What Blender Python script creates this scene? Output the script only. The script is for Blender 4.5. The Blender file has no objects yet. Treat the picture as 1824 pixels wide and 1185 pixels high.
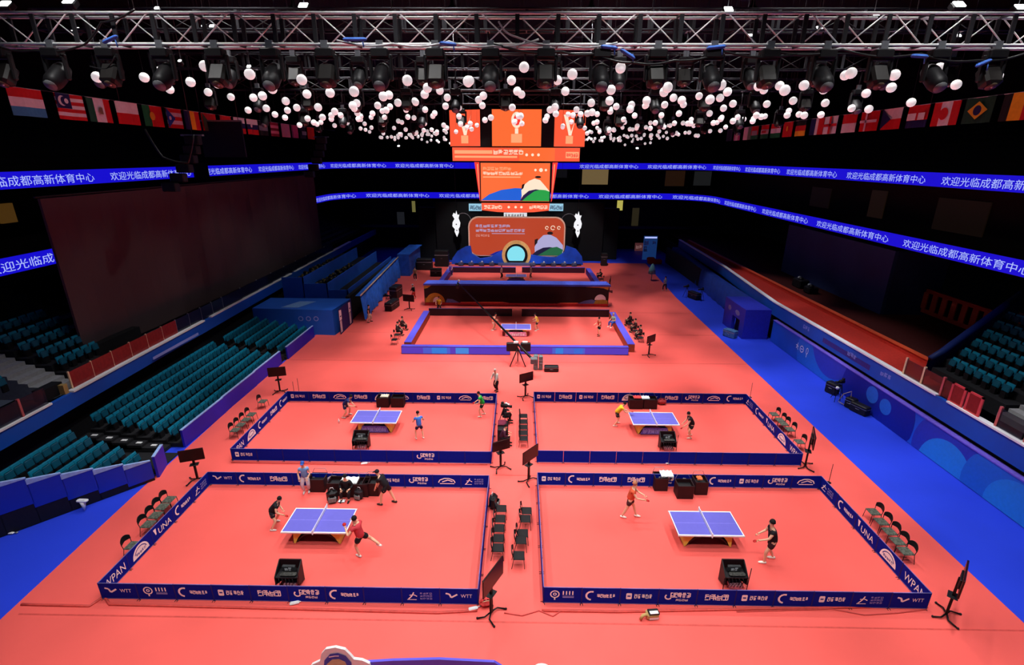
import bpy, math, random
from math import sin, cos, pi, radians, atan, tan, sqrt
from mathutils import Matrix, Vector
SC = bpy.context.scene
COL = SC.collection
rnd = random.Random(7)

# ---------------------------------------------------------------- camera, world, exposure
F_PX, CAM_Z = 900.0, 15.63
PITCH, YAW, ROLL = atan(314 / 900), radians(.8), radians(.25)
fw = Vector((-sin(YAW) * cos(PITCH), cos(YAW) * cos(PITCH), -sin(PITCH)))
r0 = Vector((cos(YAW), sin(YAW), 0)); u0 = r0.cross(fw)
rt = r0 * cos(ROLL) + u0 * sin(ROLL); up = u0 * cos(ROLL) - r0 * sin(ROLL)
cam = bpy.data.cameras.new('camera'); cam.sensor_width = 36; cam.lens = F_PX / 1824 * 36
cam.clip_start = .1; cam.clip_end = 400
co = bpy.data.objects.new('camera', cam); COL.objects.link(co)
mw = Matrix((rt, up, -fw)).transposed().to_4x4(); mw.translation = (0, 0, CAM_Z); co.matrix_world = mw
SC.camera = co
SC.view_settings.view_transform = 'Standard'; SC.view_settings.look = 'None'
SC.view_settings.exposure = 0.0; SC.view_settings.gamma = 1.0; SC.view_settings.use_curve_mapping = False
w = bpy.data.worlds.new('world'); SC.world = w; w.use_nodes = True
w.node_tree.nodes['Background'].inputs[0].default_value = (.55, .65, 1, 1)
w.node_tree.nodes['Background'].inputs[1].default_value = .03
# the floodlights' own lights are made in their builder; these are their places (x, y, aim x, aim y, power, cone degrees)
FLOODS = [(x, y, x * .92, y + (1.5 if y < 10 else 0), POW, 88) for (y, POW) in ((5, 5600), (12.5, 3900), (20, 3900), (28.5, 6000)) for x in (-12, -4, 4, 12)]
FLOODS += [(x, 35, x, 33.2, 10500, 66) for x in (-12, -4, 4, 12)]
FLOODS += [(x, y, x * .8, y, 13500, 52) for y in (42, 49) for x in (-5, 5)] + [(x, 55, x, 52.2, 8000, 54) for x in (-6, 6)]
FLOODS += [(x, 64, x, 65, 6500, 72) for x in (-8, 8)] + [(x, 60, x * .8, 77, 24000, 40) for x in (-8, 8)]  # last pair is added to brighten the stage front
FLOODS += [(14.5, y, 21.8, y, POW, 46) for y, POW in ((16, 6500), (27, 7500), (38, 11000), (52, 10000))] + [(-10, y, -20.5, y, 2600, 62) for y in (21, 33, 45, 57)]  # lamps added to brighten the right aisle and wall and the left stand
FLOODS += [(s * 16.5, y, s * 22, y, 420, 76, 17.6) for s in (-1, 1) for y in (27, 42)]  # small lamps added to light up the flag rows
FLOOD_Z = 25.2

def ray(px, py): return fw + rt * ((px - 912) / F_PX) - up * ((py - 592.5) / F_PX)
def G(px, py, z=0):
    v = ray(px, py); t = (z - CAM_Z) / v.z; return Vector((v.x * t, v.y * t, z))
def PY(px, py, Y):
    v = ray(px, py); t = Y / v.y; return Vector((v.x * t, Y, CAM_Z + v.z * t))
def PX(px, py, X):
    v = ray(px, py); t = X / v.x; return Vector((X, v.y * t, CAM_Z + v.z * t))

# ---------------------------------------------------------------- materials
def lin(c):
    return tuple((v / 255 / 12.92 if v / 255 <= .04045 else ((v / 255 + .055) / 1.055) ** 2.4) for v in c)
MATS = {}
def mat(name, rgb, rough=.6, metal=0., emit=0., var=.12, scale=6., alpha=1., bump=0., spec=.3):
    """procedural material: base colour with a little noise; rgb is sRGB 0-255"""
    if name in MATS: return MATS[name]
    m = bpy.data.materials.new(name); m.use_nodes = True; nt = m.node_tree; b = nt.nodes['Principled BSDF']
    c = lin(rgb)
    b.inputs['Roughness'].default_value = rough; b.inputs['Metallic'].default_value = metal
    b.inputs['Specular IOR Level'].default_value = spec
    if emit:
        b.inputs['Base Color'].default_value = (.01, .01, .01, 1)
        b.inputs['Emission Color'].default_value = c + (1,); b.inputs['Emission Strength'].default_value = emit
    else:
        tc = nt.nodes.new('ShaderNodeTexCoord'); n = nt.nodes.new('ShaderNodeTexNoise'); r = nt.nodes.new('ShaderNodeValToRGB')
        n.inputs['Scale'].default_value = scale; n.inputs['Detail'].default_value = 3
        r.color_ramp.elements[0].color = tuple(v * (1 - var) for v in c) + (1,)
        r.color_ramp.elements[1].color = tuple(min(1, v * (1 + var)) for v in c) + (1,)
        r.color_ramp.elements[0].position = .3; r.color_ramp.elements[1].position = .7
        nt.links.new(tc.outputs['Object'], n.inputs['Vector']); nt.links.new(n.outputs['Fac'], r.inputs['Fac'])
        nt.links.new(r.outputs['Color'], b.inputs['Base Color'])
        if bump:
            bp = nt.nodes.new('ShaderNodeBump'); bp.inputs['Strength'].default_value = bump; bp.inputs['Distance'].default_value = .02
            nt.links.new(n.outputs['Fac'], bp.inputs['Height']); nt.links.new(bp.outputs['Normal'], b.inputs['Normal'])
    if alpha < 1: b.inputs['Alpha'].default_value = alpha
    MATS[name] = m; return m
RED = mat('red_sports_floor', (242, 96, 88), .55, var=.03, scale=.5)
BLUEFLOOR = mat('blue_sports_floor', (38, 66, 222), .55, var=.04, scale=.4)
NAVY = mat('navy_barrier_fabric', (12, 30, 150), .7, var=.05, spec=.05)
NAVYD = mat('deep_navy_print', (10, 22, 116), .6, var=.05)
PRINT = mat('white_print', (250, 252, 255), .6, var=.02)
PRINTB = mat('pale_blue_print', (150, 160, 230), .6, var=.02)
BLACK = mat('black_plastic', (22, 21, 24), .5)
BLACKM = mat('black_metal', (16, 16, 18), .4, .3)
DARKRED = mat('dark_screen_glass', (40, 16, 16), .25, var=.05)
TBLUE = mat('blue_table_top', (106, 102, 202), .45, var=.02)
WHITE = mat('white_plastic', (235, 235, 235), .5, var=.03)
YELL = mat('yellow_metal', (238, 222, 92), .45, var=.04)
GREYM = mat('grey_metal', (150, 152, 158), .35, .6)
ALU = mat('truss_aluminium', (244, 246, 250), .4, .0)
TRUSSD = mat('dark_truss_steel', (50, 50, 54), .5, .3)
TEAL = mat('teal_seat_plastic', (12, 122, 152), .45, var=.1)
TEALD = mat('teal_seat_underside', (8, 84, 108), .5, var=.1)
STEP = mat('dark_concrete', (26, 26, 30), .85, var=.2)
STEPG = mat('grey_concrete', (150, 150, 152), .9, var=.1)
PITCHB = mat('black_void_wall', (9, 9, 12), .9, var=.2)
NAVYW = mat('navy_wall', (20, 40, 100), .6, var=.06, scale=.6)
BLUEW = mat('blue_fascia', (22, 84, 190), .5, var=.06, scale=.6)
ROYAL = mat('royal_blue_fascia', (18, 52, 190), .5, var=.06, scale=.6)
PURP = mat('violet_blue_board', (30, 34, 196), .5, var=.1, scale=.5)
DRAPE = mat('blue_drape', (40, 104, 214), .8, var=.18, scale=2.2, bump=.4)
CURT = mat('black_brown_curtain', (84, 70, 72), .95, var=.06, scale=.2, spec=.05)
RAILW = mat('white_rail', (240, 242, 246), .5, var=.02)
DECKR = mat('red_lit_deck_and_bench', (196, 48, 36), .9, var=.1)
SKIN = mat('skin', (236, 184, 150), .6, var=.04)
HAIRM = mat('black_hair', (20, 17, 16), .6)
LEDB = mat('led_blue', (22, 14, 206), emit=1.0)
LEDT = mat('led_white', (176, 190, 255), emit=1.0)
LEDO = mat('led_orange', (255, 92, 58), emit=1.0)
LEDO2 = mat('led_orange_light', (255, 110, 54), emit=1.0)
LEDR = mat('led_red', (250, 62, 52), emit=1.0)
LEDW = mat('led_cream', (255, 232, 205), emit=1.0)
LEDP = mat('led_peach', (255, 170, 120), emit=1.0)
LEDG = mat('led_green', (30, 160, 70), emit=1.0)
LEDBL = mat('led_azure', (22, 96, 214), emit=1.0)
LEDNV = mat('led_navy', (24, 24, 70), emit=1.0)
LEDBK = mat('led_black', (20, 10, 12), emit=1.0)
LEDCY = mat('led_cyan', (130, 224, 240), emit=1.0)
LENS = mat('lit_lamp_lens', (255, 255, 255), emit=9.0)
BALLM = mat('white_ball', (246, 238, 238), .4, var=.03)   # winch-hung LED globes, softly lit
b_ = BALLM.node_tree.nodes['Principled BSDF']; b_.inputs['Emission Color'].default_value = (1, .93, .94, 1); b_.inputs['Emission Strength'].default_value = .5

# ---------------------------------------------------------------- mesh helpers
class MB:
    def __init__(s): s.v = []; s.f = []; s.m = []; s.sm = []; s.mats = []
    def mi(s, m):
        if m not in s.mats: s.mats.append(m)
        return s.mats.index(m)
    def add(s, vs, fs, m, M=None, smooth=False):
        o = len(s.v); k = s.mi(m)
        s.v += [tuple(M @ Vector(v)) if M is not None else tuple(v) for v in vs]
        for f in fs: s.f.append([i + o for i in f]); s.m.append(k); s.sm.append(smooth)
        return s
    def box(s, c, d, m, M=None, rz=0, taper=1.):
        x, y, z = d[0] / 2, d[1] / 2, d[2] / 2; t = taper
        vs = [(-x, -y, -z), (x, -y, -z), (x, y, -z), (-x, y, -z), (-x * t, -y * t, z), (x * t, -y * t, z), (x * t, y * t, z), (-x * t, y * t, z)]
        if rz: vs = [(a * cos(rz) - b * sin(rz), a * sin(rz) + b * cos(rz), e) for a, b, e in vs]
        vs = [(a + c[0], b + c[1], e + c[2]) for a, b, e in vs]
        return s.add(vs, [(0, 3, 2, 1), (4, 5, 6, 7), (0, 1, 5, 4), (1, 2, 6, 5), (2, 3, 7, 6), (3, 0, 4, 7)], m, M)
    def bbox(s, a, b, m, M=None):
        return s.box([(a[i] + b[i]) / 2 for i in range(3)], [abs(b[i] - a[i]) for i in range(3)], m, M)
    def rbox(s, c, d, m, r=.03, M=None):
        """box with all its edges bevelled"""
        x, y, z = d[0] / 2, d[1] / 2, d[2] / 2; r = min(r, x * .9, y * .9, z * .9)
        rings = []
        for zz, k in ((-z, r), (-z + r, 0), (z - r, 0), (z, r)):
            X, Y, q = x - k, y - k, r
            rings.append([(-X + q, -Y, zz), (X - q, -Y, zz), (X, -Y + q, zz), (X, Y - q, zz), (X - q, Y, zz), (-X + q, Y, zz), (-X, Y - q, zz), (-X, -Y + q, zz)])
        vs = [(p[0] + c[0], p[1] + c[1], p[2] + c[2]) for R in rings for p in R]
        fs = [list(range(7, -1, -1)), list(range(24, 32))]
        for a in range(3):
            for i in range(8): fs.append((a * 8 + i, a * 8 + (i + 1) % 8, a * 8 + 8 + (i + 1) % 8, a * 8 + 8 + i))
        return s.add(vs, fs, m, M)
    def tube(s, pts, r, m, n=6, M=None, smooth=True):
        pts = [Vector(p) for p in pts]; N = len(pts)
        rs = r if isinstance(r, (list, tuple)) else [r] * N
        vs = []; prev = None
        for i, p in enumerate(pts):
            t = (pts[min(i + 1, N - 1)] - pts[max(i - 1, 0)]).normalized()
            a = prev - t * prev.dot(t) if prev is not None else None
            if a is None or a.length < 1e-4: a = t.cross(Vector((0, 0, 1)) if abs(t.z) < .9 else Vector((1, 0, 0)))
            a.normalize(); prev = a; b = t.cross(a)
            for k in range(n):
                an = 2 * pi * k / n; vs.append(p + (a * cos(an) + b * sin(an)) * rs[i])
        fs = [[(n - 1 - k) for k in range(n)], [(N - 1) * n + k for k in range(n)]]
        for i in range(N - 1):
            for k in range(n): fs.append((i * n + k, i * n + (k + 1) % n, (i + 1) * n + (k + 1) % n, (i + 1) * n + k))
        return s.add(vs, fs, m, M, smooth)
    def lathe(s, prof, m, n=12, c=(0, 0, 0), M=None, smooth=True):
        vs = []; fs = []
        for r, z in prof:
            for k in range(n): vs.append((c[0] + r * cos(2 * pi * k / n), c[1] + r * sin(2 * pi * k / n), c[2] + z))
        for i in range(len(prof) - 1):
            for k in range(n): fs.append((i * n + k, i * n + (k + 1) % n, (i + 1) * n + (k + 1) % n, (i + 1) * n + k))
        fs += [list(range(n - 1, -1, -1)), [(len(prof) - 1) * n + k for k in range(n)]]
        return s.add(vs, fs, m, M, smooth)
    def ball(s, c, r, m, n=10, sc=(1, 1, 1), M=None):
        k = max(4, n // 2)
        prof = [(max(1e-3, r * sin(pi * i / k)), -r * cos(pi * i / k)) for i in range(k + 1)]
        T = Matrix.Translation(c) @ Matrix.Diagonal(tuple(sc) + (1,))
        return s.lathe(prof, m, n, M=(M @ T if M is not None else T))
    def prism(s, out, d0, d1, m, M=None):
        """outline in local x,z extruded from y=d0 to y=d1 (d0 < d1; y- is the front)"""
        n = len(out)
        ar = sum(out[i][0] * out[(i + 1) % n][1] - out[(i + 1) % n][0] * out[i][1] for i in range(n))
        if ar < 0: out = out[::-1]
        vs = [(x, d0, z) for x, z in out] + [(x, d1, z) for x, z in out]
        fs = [list(range(n)), list(range(2 * n - 1, n - 1, -1))] + [(i, i + n, (i + 1) % n + n, (i + 1) % n) for i in range(n)]
        return s.add(vs, fs, m, M)
    def flat(s, out, y, m, M=None):
        n = len(out); ar = sum(out[i][0] * out[(i + 1) % n][1] - out[(i + 1) % n][0] * out[i][1] for i in range(n))
        if ar < 0: out = out[::-1]
        return s.add([(x, y, z) for x, z in out], [list(range(n))], m, M)
    def fr(s, x, z, w, h, y, m, M=None):
        return s.flat([(x, z), (x + w, z), (x + w, z + h), (x, z + h)], y, m, M)
    def obj(s, name, parent=None, loc=None, rz=0):
        me = bpy.data.meshes.new(name); me.from_pydata(s.v, [], s.f)
        for m in s.mats: me.materials.append(m)
        me.polygons.foreach_set('material_index', s.m); me.polygons.foreach_set('use_smooth', s.sm); me.update()
        o = bpy.data.objects.new(name, me); COL.objects.link(o)
        if parent: o.parent = parent
        if loc is not None: o.location = loc
        if rz: o.rotation_euler.z = rz
        return o
def tag(o, label=None, cat=None, group=None, kind=None):
    if label: o['label'] = label
    if cat: o['category'] = cat
    if group: o['group'] = group
    if kind: o['kind'] = kind
    return o
def thing(name, label, cat, loc=(0, 0, 0), rz=0, group=None):
    o = bpy.data.objects.new(name, None); o.empty_display_size = .2; COL.objects.link(o)
    o.location = loc; o.rotation_euler.z = rz
    return tag(o, label, cat, group)
def dup(root, label, loc, rz=0, group=None):
    r = root.copy(); COL.objects.link(r); r.location = loc; r.rotation_euler.z = rz
    tag(r, label, None, group)
    for ch in list(root.children):
        c = ch.copy(); COL.objects.link(c); c.parent = r
        for g in ch.children:
            d = g.copy(); COL.objects.link(d); d.parent = c
    return r
def arc(cx, cz, r, a0, a1, n=16, rz=None):
    return [(cx + r * cos(radians(a0 + (a1 - a0) * i / n)), cz + (rz or r) * sin(radians(a0 + (a1 - a0) * i / n))) for i in range(n + 1)]
def rrect(x0, z0, x1, z1, r):
    return arc(x1 - r, z0 + r, r, -90, 0, 6) + arc(x1 - r, z1 - r, r, 0, 90, 6) + arc(x0 + r, z1 - r, r, 90, 180, 6) + arc(x0 + r, z0 + r, r, 180, 270, 6)
def band(pts, wd):
    """outline of a stroke along 2-D points"""
    L = []; R_ = []
    for i, p in enumerate(pts):
        a = pts[max(0, i - 1)]; b = pts[min(len(pts) - 1, i + 1)]
        dx, dz = b[0] - a[0], b[1] - a[1]; l = sqrt(dx * dx + dz * dz) or 1
        L.append((p[0] - dz / l * wd / 2, p[1] + dx / l * wd / 2)); R_.append((p[0] + dz / l * wd / 2, p[1] - dx / l * wd / 2))
    return L + R_[::-1]
def stroke(mb, pts, wd, y, m, M=None):
    for i in range(len(pts) - 1):
        mb.flat(band([pts[i], pts[i + 1]], wd), y, m, M)
def glyphs(mb, x, z, n, cw, h, y, m, seed=0, gap=.2, M=None):
    """a run of small unreadable characters made of bars"""
    g = random.Random(seed)
    for k in range(n):
        x0 = x + k * cw; ww = cw * (1 - gap); t = h * .16
        for q in sorted(g.sample(range(4), 3)): mb.fr(x0, z + q * (h - t) / 3, ww * g.uniform(.65, 1), t, y, m, M)
        for q in g.sample((0, .42, .82), 2):
            hh = h * g.uniform(.55, 1); mb.fr(x0 + q * ww, z + (h - hh) * g.random(), t * .9, hh, y, m, M)
TXT = {}
def text_geo(body):
    """filled glyph outlines, height about 1, starting at x = 0"""
    if body in TXT: return TXT[body]
    c = bpy.data.curves.new('t', 'FONT'); c.body = body; c.resolution_u = 3
    o = bpy.data.objects.new('t', c); COL.objects.link(o); bpy.context.view_layer.update()
    me = bpy.data.meshes.new_from_object(o.evaluated_get(bpy.context.evaluated_depsgraph_get()))
    vs = [(v.co.x, v.co.y) for v in me.vertices]; fs = [tuple(p.vertices) for p in me.polygons]
    bpy.data.objects.remove(o); bpy.data.curves.remove(c); bpy.data.meshes.remove(me)
    TXT[body] = (vs, fs); return TXT[body]
def put_text(mb, body, x, z, h, y, m, M=None, width=None):
    vs, fs = text_geo(body); sx = h
    if width: sx = width / max(v[0] for v in vs)
    mb.add([(x + a * sx, y, z + b * h) for a, b in vs], fs, m, M)
ORD = 'first second third fourth fifth sixth seventh eighth ninth tenth eleventh twelfth thirteenth fourteenth fifteenth sixteenth seventeenth eighteenth nineteenth twentieth'.split()
ORD += ['twenty-' + o for o in ORD[:9]] + ['thirtieth']
# ---------------------------------------------------------------- floor, walls, roof
m = MB(); m.bbox((-34, 2, -.3), (34, 100, -.06), STEP); tag(m.obj('floor_concrete'), kind='structure')
m = MB(); m.bbox((-27, 4, -.06), (27, 92, -.02), BLUEFLOOR); tag(m.obj('floor_blue'), kind='structure')
m = MB()
m.add([(x, y, z) for z in (-.02, 0) for x, y in ((-18.0, 5), (18.0, 5), (18.25, 30), (18.5, 58), (19.6, 78), (-17, 78), (-18.6, 58), (-18.8, 30), (-18.6, 20))],
      [list(range(9, 18))] + [(i, (i + 1) % 9, (i + 1) % 9 + 9, i + 9) for i in range(9)], RED)
tag(m.obj('floor'), kind='structure')
SEAM = mat('floor_seam_tape', (214, 78, 70), .5)
m = MB()
for y, xa, xb in ((13.55, -17.9, 17.9), (22.3, -1.3, 1), (37.6, -18.6, 18.2), (51.5, -18, -10), (51.5, 10.5, 18.2), (44.5, -18.4, -10.4), (44.5, 13, 18.3)): m.bbox((xa, y - .03, 0), (xb, y + .03, .004), SEAM)
tag(m.obj('floor_seam'), 'pale seam lines between the red floor mats', 'floor seam', kind='structure')
m = MB(); m.bbox((-48, 0, 27), (48, 104, 27.4), PITCHB); tag(m.obj('ceiling'), kind='structure')
m = MB(); m.bbox((-48, 100, -.3), (48, 100.5, 27), PITCHB); tag(m.obj('wall_back'), kind='structure')
for sx, nm in ((-1, 'wall_left'), (1, 'wall_right')):
    m = MB(); m.bbox((sx * 46, 0, -.3), (sx * 46.5, 104, 27), PITCHB); tag(m.obj(nm), kind='structure')

def strip(pts, z0, z1, th, m, name, lab=None, cat=None, kind=None, side=1):
    """a wall along plan points, th thick away from the arena"""
    mb = MB()
    for (a, b) in zip(pts[:-1], pts[1:]):
        d = Vector((b[0] - a[0], b[1] - a[1])).normalized(); n = Vector((d.y, -d.x)) * th * side
        q = [a, b, (b[0] + n.x, b[1] + n.y), (a[0] + n.x, a[1] + n.y)]
        vs = [(x, y, z) for z in (z0, z1) for x, y in q]
        f = [(0, 3, 2, 1), (4, 5, 6, 7), (0, 1, 5, 4), (1, 2, 6, 5), (2, 3, 7, 6), (3, 0, 4, 7)]
        mb.add(vs, f if side > 0 else [t[::-1] for t in f], m)
    o = mb.obj(name); tag(o, lab, cat, None, kind); return o

# ---- right side: printed lower wall, dark slot, upper band with white rail
RW = [(22.7, 8), (22.7, 43.2)]
panel = MB()
panel.bbox((22.7, 8, 0), (23.0, 43.2, 1.95), mat('blue_panel_print', (32, 88, 205), .5, var=.35, scale=.16))
pw = thing('printed_wall_panel', 'long blue wall panel printed with pale circles beside the right blue aisle', 'wall panel', (0, 0, 0))
panel.obj('panel', pw)
g = MB(); MR = Matrix(((0, 1, 0, 22.7), (-1, 0, 0, 0), (0, 0, 1, 0), (0, 0, 0, 1)))   # local x -> -Y, front faces -X
CI = [mat('circle_print_' + n, c, .45, var=.05) for n, c in (('azure', (44, 138, 232)), ('indigo', (20, 36, 160)), ('sky', (38, 108, 216)), ('violet', (48, 62, 190)))]
def clipz(o): return [(x, min(1.93, max(.02, z))) for x, z in o]
for i, (y, z, r, k) in enumerate(((36.2, 1.3, 2.6, 2), (34.4, 3.0, 2.6, 3), (29.3, .9, 3.4, 1), (23.3, .5, 2.5, 3), (23.4, -.2, 1.75, 0), (20.0, .5, 2.4, 2), (19.4, .2, 1.6, 0), (28.3, 1.1, .5, 2), (29.6, 1.3, .55, 2), (14.6, 1, 1.9, 0))):
    g.flat(clipz(arc(-y, z, r, 0, 350, 35)), -.006 - i * .002, CI[k], MR)
g.obj('circle_print', pw)
g = MB()
for k, y in enumerate((38.8, 38.1, 37.35)):
    z = 1.15
    if k == 0: stroke(g, [(-y - .1, z - .2), (-y, z + .05), (-y + .05, z + .3)], .05, -.03, PRINT, MR); stroke(g, [(-y - .2, z + .05), (-y, z + .1), (-y + .2, z)], .05, -.03, PRINT, MR); stroke(g, [(-y, z), (-y + .18, z - .25)], .05, -.03, PRINT, MR)
    if k == 1: stroke(g, arc(-y, z, .25, 0, 360, 16), .06, -.03, PRINT, MR); g.fr(-y - .12, z - .03, .24, .07, -.03, PRINT, MR)
    if k == 2: stroke(g, arc(-y, z + .12, .13, 0, 360, 14, .24), .045, -.03, PRINT, MR); stroke(g, [(-y, z - .12), (-y, z - .4)], .05, -.03, PRINT, MR)
g.obj('sport_icon_print', pw)
VLINE = mat('violet_edge_strip', (120, 100, 220), .4)
g = MB(); g.bbox((22.66, 8, 1.93), (23.02, 43.2, 1.99), VLINE); g.obj('edge_strip', pw)
strip([(23.05, 8), (23.05, 62), (24.9, 72), (25, 90)], -.02, 2.3, .3, PITCHB, 'wall_right_recess', kind='structure')
UP_R = [(22.85, 8), (22.85, 24.55), (22.85, 25.3), (22.85, 44), (24.3, 60), (25, 80)]
o = strip(UP_R, 2.25, 3.35, .25, BLUEW, 'wall_right_upper', kind='structure')
for a, b, z in ((UP_R[0], UP_R[1], 3.35), (UP_R[2], UP_R[3], 3.35), (UP_R[3], UP_R[4], 3.35), (UP_R[4], UP_R[5], 3.35)):
    strip([(a[0] - .05, a[1]), (b[0] - .05, b[1])], z, z + .09, .34, RAILW, 'trim_1', kind='structure')
g = MB(); MRu = Matrix(((0, 1, 0, 22.85), (-1, 0, 0, 0), (0, 0, 1, 0), (0, 0, 0, 1)))
for y in (29.6, 33, 38.8):
    glyphs(g, -y, 2.7, 3, .34, .3, -.01, PRINTB, int(y), M=MRu)
for y0, y1 in ((30.6, 36),): g.fr(-y1, 2.55, y1 - y0, .35, -.008, mat('violet_band', (52, 46, 130), .5), MRu)
tag(g.obj('fascia_lettering'), 'small pale marks printed along the blue right upper fascia', 'lettering')
# concourse behind: deck and kerb with red and orange light painted in, dark room
m = MB(); m.add([(x, y, z) for z in (2.9, 3.0) for x, y in ((23.12, 27.6), (26.4, 27.6), (26.4, 80), (25.3, 80), (24.58, 60), (23.12, 44))], [(5, 4, 3, 2, 1, 0), (6, 7, 8, 9, 10, 11)] + [(i, (i + 1) % 6, (i + 1) % 6 + 6, i + 6) for i in range(6)], DECKR); tag(m.obj('floor_concourse'), 'deck with red light in its colour behind the right upper fascia', 'deck', kind='structure')
m = MB(); m.bbox((26.4, 29.5, 2.9), (26.7, 80, 3.3), DECKR); m.bbox((26.35, 29.5, 3.3), (26.75, 80, 3.36), mat('orange_lit_kerb', (226, 84, 44), .6)); tag(m.obj('trim_2'), kind='structure')
m = MB(); m.bbox((26.7, 27.6, 2.6), (42, 90, 2.8), mat('dark_red_deck', (70, 16, 12), .9)); tag(m.obj('floor_concourse_back'), kind='structure')
# big blue partition on the concourse
bx = thing('blue_partition', 'tall dark blue partition box standing on the right concourse', 'partition', (0, 0, 0))
m = MB(); m.bbox((31.3, 42.4, 2.8), (31.6, 60, 8.3), mat('partition_navy', (54, 72, 130), .8, var=.08, scale=.4)); m.obj('side_panel', bx)
m = MB(); m.bbox((31.6, 42.4, 2.8), (36, 42.7, 8.3), mat('partition_navy_end', (46, 60, 110), .8)); m.obj('end_panel', bx)
for k, (y, x, w_, h_) in enumerate(((52, 29.4, 1.6, .9), (49.6, 29.2, 1.1, .7))):
    m = MB(); m.rbox((x, y, 2.8 + h_ / 2), (1, w_, h_), BLACK, .1); m.ball((x - .2, y - .3, 2.8 + h_), .28, BLACK, 8); m.ball((x, y + .4, 2.8 + h_), .22, GREYM, 8)
    tag(m.obj('equipment_pile'), ('larger dark heap of gear in front of the blue partition', 'smaller dark heap of gear in front of the blue partition')[k], 'equipment')
# orange slatted railing at the concourse back
rl = thing('slatted_railing', 'orange slatted railing at the back of the right concourse', 'railing')
ORA = mat('orange_railing', (176, 64, 40), .7)
m = MB(); m.bbox((34.4, 28, 4.9), (34.6, 42, 5.2), ORA); m.bbox((34.4, 28, 3.2), (34.6, 42, 3.5), ORA); m.obj('rail', rl)
for k in range(15):
    m = MB(); m.bbox((34.45, 28 + k * .98, 3.5), (34.55, 28.5 + k * .98, 4.9), ORA); m.obj('slat', rl)
m = MB(); m.bbox((34.6, 30, 2.8), (38, 34, 5.6), mat('dim_counter', (80, 62, 58), .8)); tag(m.obj('counter_block'), 'dim grey counter block behind the orange slatted railing', 'counter')

# ---- left side: rail wall, dark recess, glass and curtain
UP_L = [(-24.1, 12), (-24.25, 23.2), (-24.3, 24.6), (-24.6, 39), (-25.4, 76), (-25.4, 90)]
strip(UP_L, 2.5, 3.35, .25, BLUEW, 'wall_left_upper', kind='structure', side=-1)
for a, b in ((UP_L[0], UP_L[1]), (UP_L[2], (-24.56, 37.2)), ((-24.62, 38.2), (-24.93, 54)), ((-24.98, 55), UP_L[4])):
    strip([(a[0] + .06, a[1]), (b[0] + .06, b[1])], 3.35, 3.45, .36, RAILW, 'trim_3', kind='structure', side=-1)
strip([(-24.9, 15), (-25.2, 39), (-26, 90)], -.02, 2.3, .3, PITCHB, 'wall_left_recess', kind='structure', side=-1)  # black colour paints the shade beneath the fascia
g = MB(); MLu = Matrix(((0, -1, 0, -24.42), (1, 0, 0, 0), (0, 0, 1, 0), (0, 0, 0, 1)))   # local x -> +Y, front faces +X
glyphs(g, 28.0, 2.7, 3, .4, .4, -.02, PRINT, 5, gap=.35, M=MLu); g.fr(30.8, 2.72, 5, .2, -.0, PRINTB, Matrix(((0, -1, 0, -24.3), (1, 0, 0, 0), (0, 0, 1, 0), (0, 0, 0, 1))))
tag(g.obj('fascia_lettering'), 'small pale marks printed along the blue left upper fascia', 'lettering')
# front rail of red then dark glass panels on the left upper tier
GLR = mat('red_glass_panel', (136, 34, 34), .25); GLD = mat('dark_glass_panel', (22, 24, 44), .2)
CREAM = mat('cream_post', (222, 190, 150), .5); PINK = mat('pink_post', (190, 92, 92), .5)
y = 24.9; k = 0
while y < 66:
    x = -24.55 - (y - 24.6) * .02; L = 1.55 if y < 40 else 3.1
    o = thing('glass_rail_panel', ('%s glass rail panel, %s from near end below the black curtain' % ('dark red' if y < 33.5 else 'dark', ORD[k])), 'rail panel', (x, y, 3.4), 0, 'left rail panels')
    m = MB(); m.bbox((-.02, .06, 0), (.02, L, 1.0), GLR if y < 33.5 else GLD); m.obj('pane', o)
    m = MB(); m.bbox((-.035, -.03, 0), (.035, .05, 1.05), CREAM if y < 33.5 else GREYM); m.obj('post', o)
    y += L; k += 1
for k, (y, L) in enumerate(((18.2, 1.7), (20, 1.7), (21.7, 1.4))):
    o = thing('glass_rail_panel', 'clear glass rail panel with pink post, %s of three at far left' % ('nearest', 'middle', 'farthest')[k], 'rail panel', (-24.3, y, 3.4), 0, 'left rail panels')
    m = MB(); m.bbox((-.02, .06, 0), (.02, L, .95), mat('clear_smoke_glass', (34, 36, 50), .15, alpha=.6)); m.obj('pane', o)
    m = MB(); m.bbox((-.05, -.05, 0), (.05, .06, 1.0), PINK); m.obj('post', o)
m = MB(); m.bbox((-25.3, 23.4, 3.36), (-24.75, 24.6, 4.0), PITCHB); m.bbox((-24.74, 24.3, 3.36), (-24.45, 24.55, 3.9), mat('gold_trim', (170, 140, 80), .5)); tag(m.obj('gate_block'), 'black block painted as the dark gateway in the left rail between glass panels', 'gateway')  # solid black block paints the shade inside the gateway
cu = thing('black_curtain', 'huge black-brown curtain hanging over the left stand', 'curtain')
m = MB(); N = 40
vs = []
for i in range(N + 1):
    yy = 28.9 + (68.6 - 28.9) * i / N; dx = .05 * sin(i * 2.1)
    vs += [(-27 + dx, yy, 3.5), (-27 + dx, yy, 13.25), (-27.15 + dx, yy, 3.5), (-27.15 + dx, yy, 13.25)]
fs = []
for i in range(N):
    a = i * 4; fs += [(a, a + 1, a + 5, a + 4), (a + 2, a + 6, a + 7, a + 3), (a + 1, a + 3, a + 7, a + 5), (a, a + 4, a + 6, a + 2)]
fs += [(0, 2, 3, 1), (N * 4, N * 4 + 1, N * 4 + 3, N * 4 + 2)]
m.add(vs, fs, CURT); m.obj('cloth', cu)
m = MB(); m.tube([(-27.1, 28.7, 13.35), (-27.1, 68.8, 13.35)], .06, TRUSSD); m.obj('curtain_bar', cu)

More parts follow.
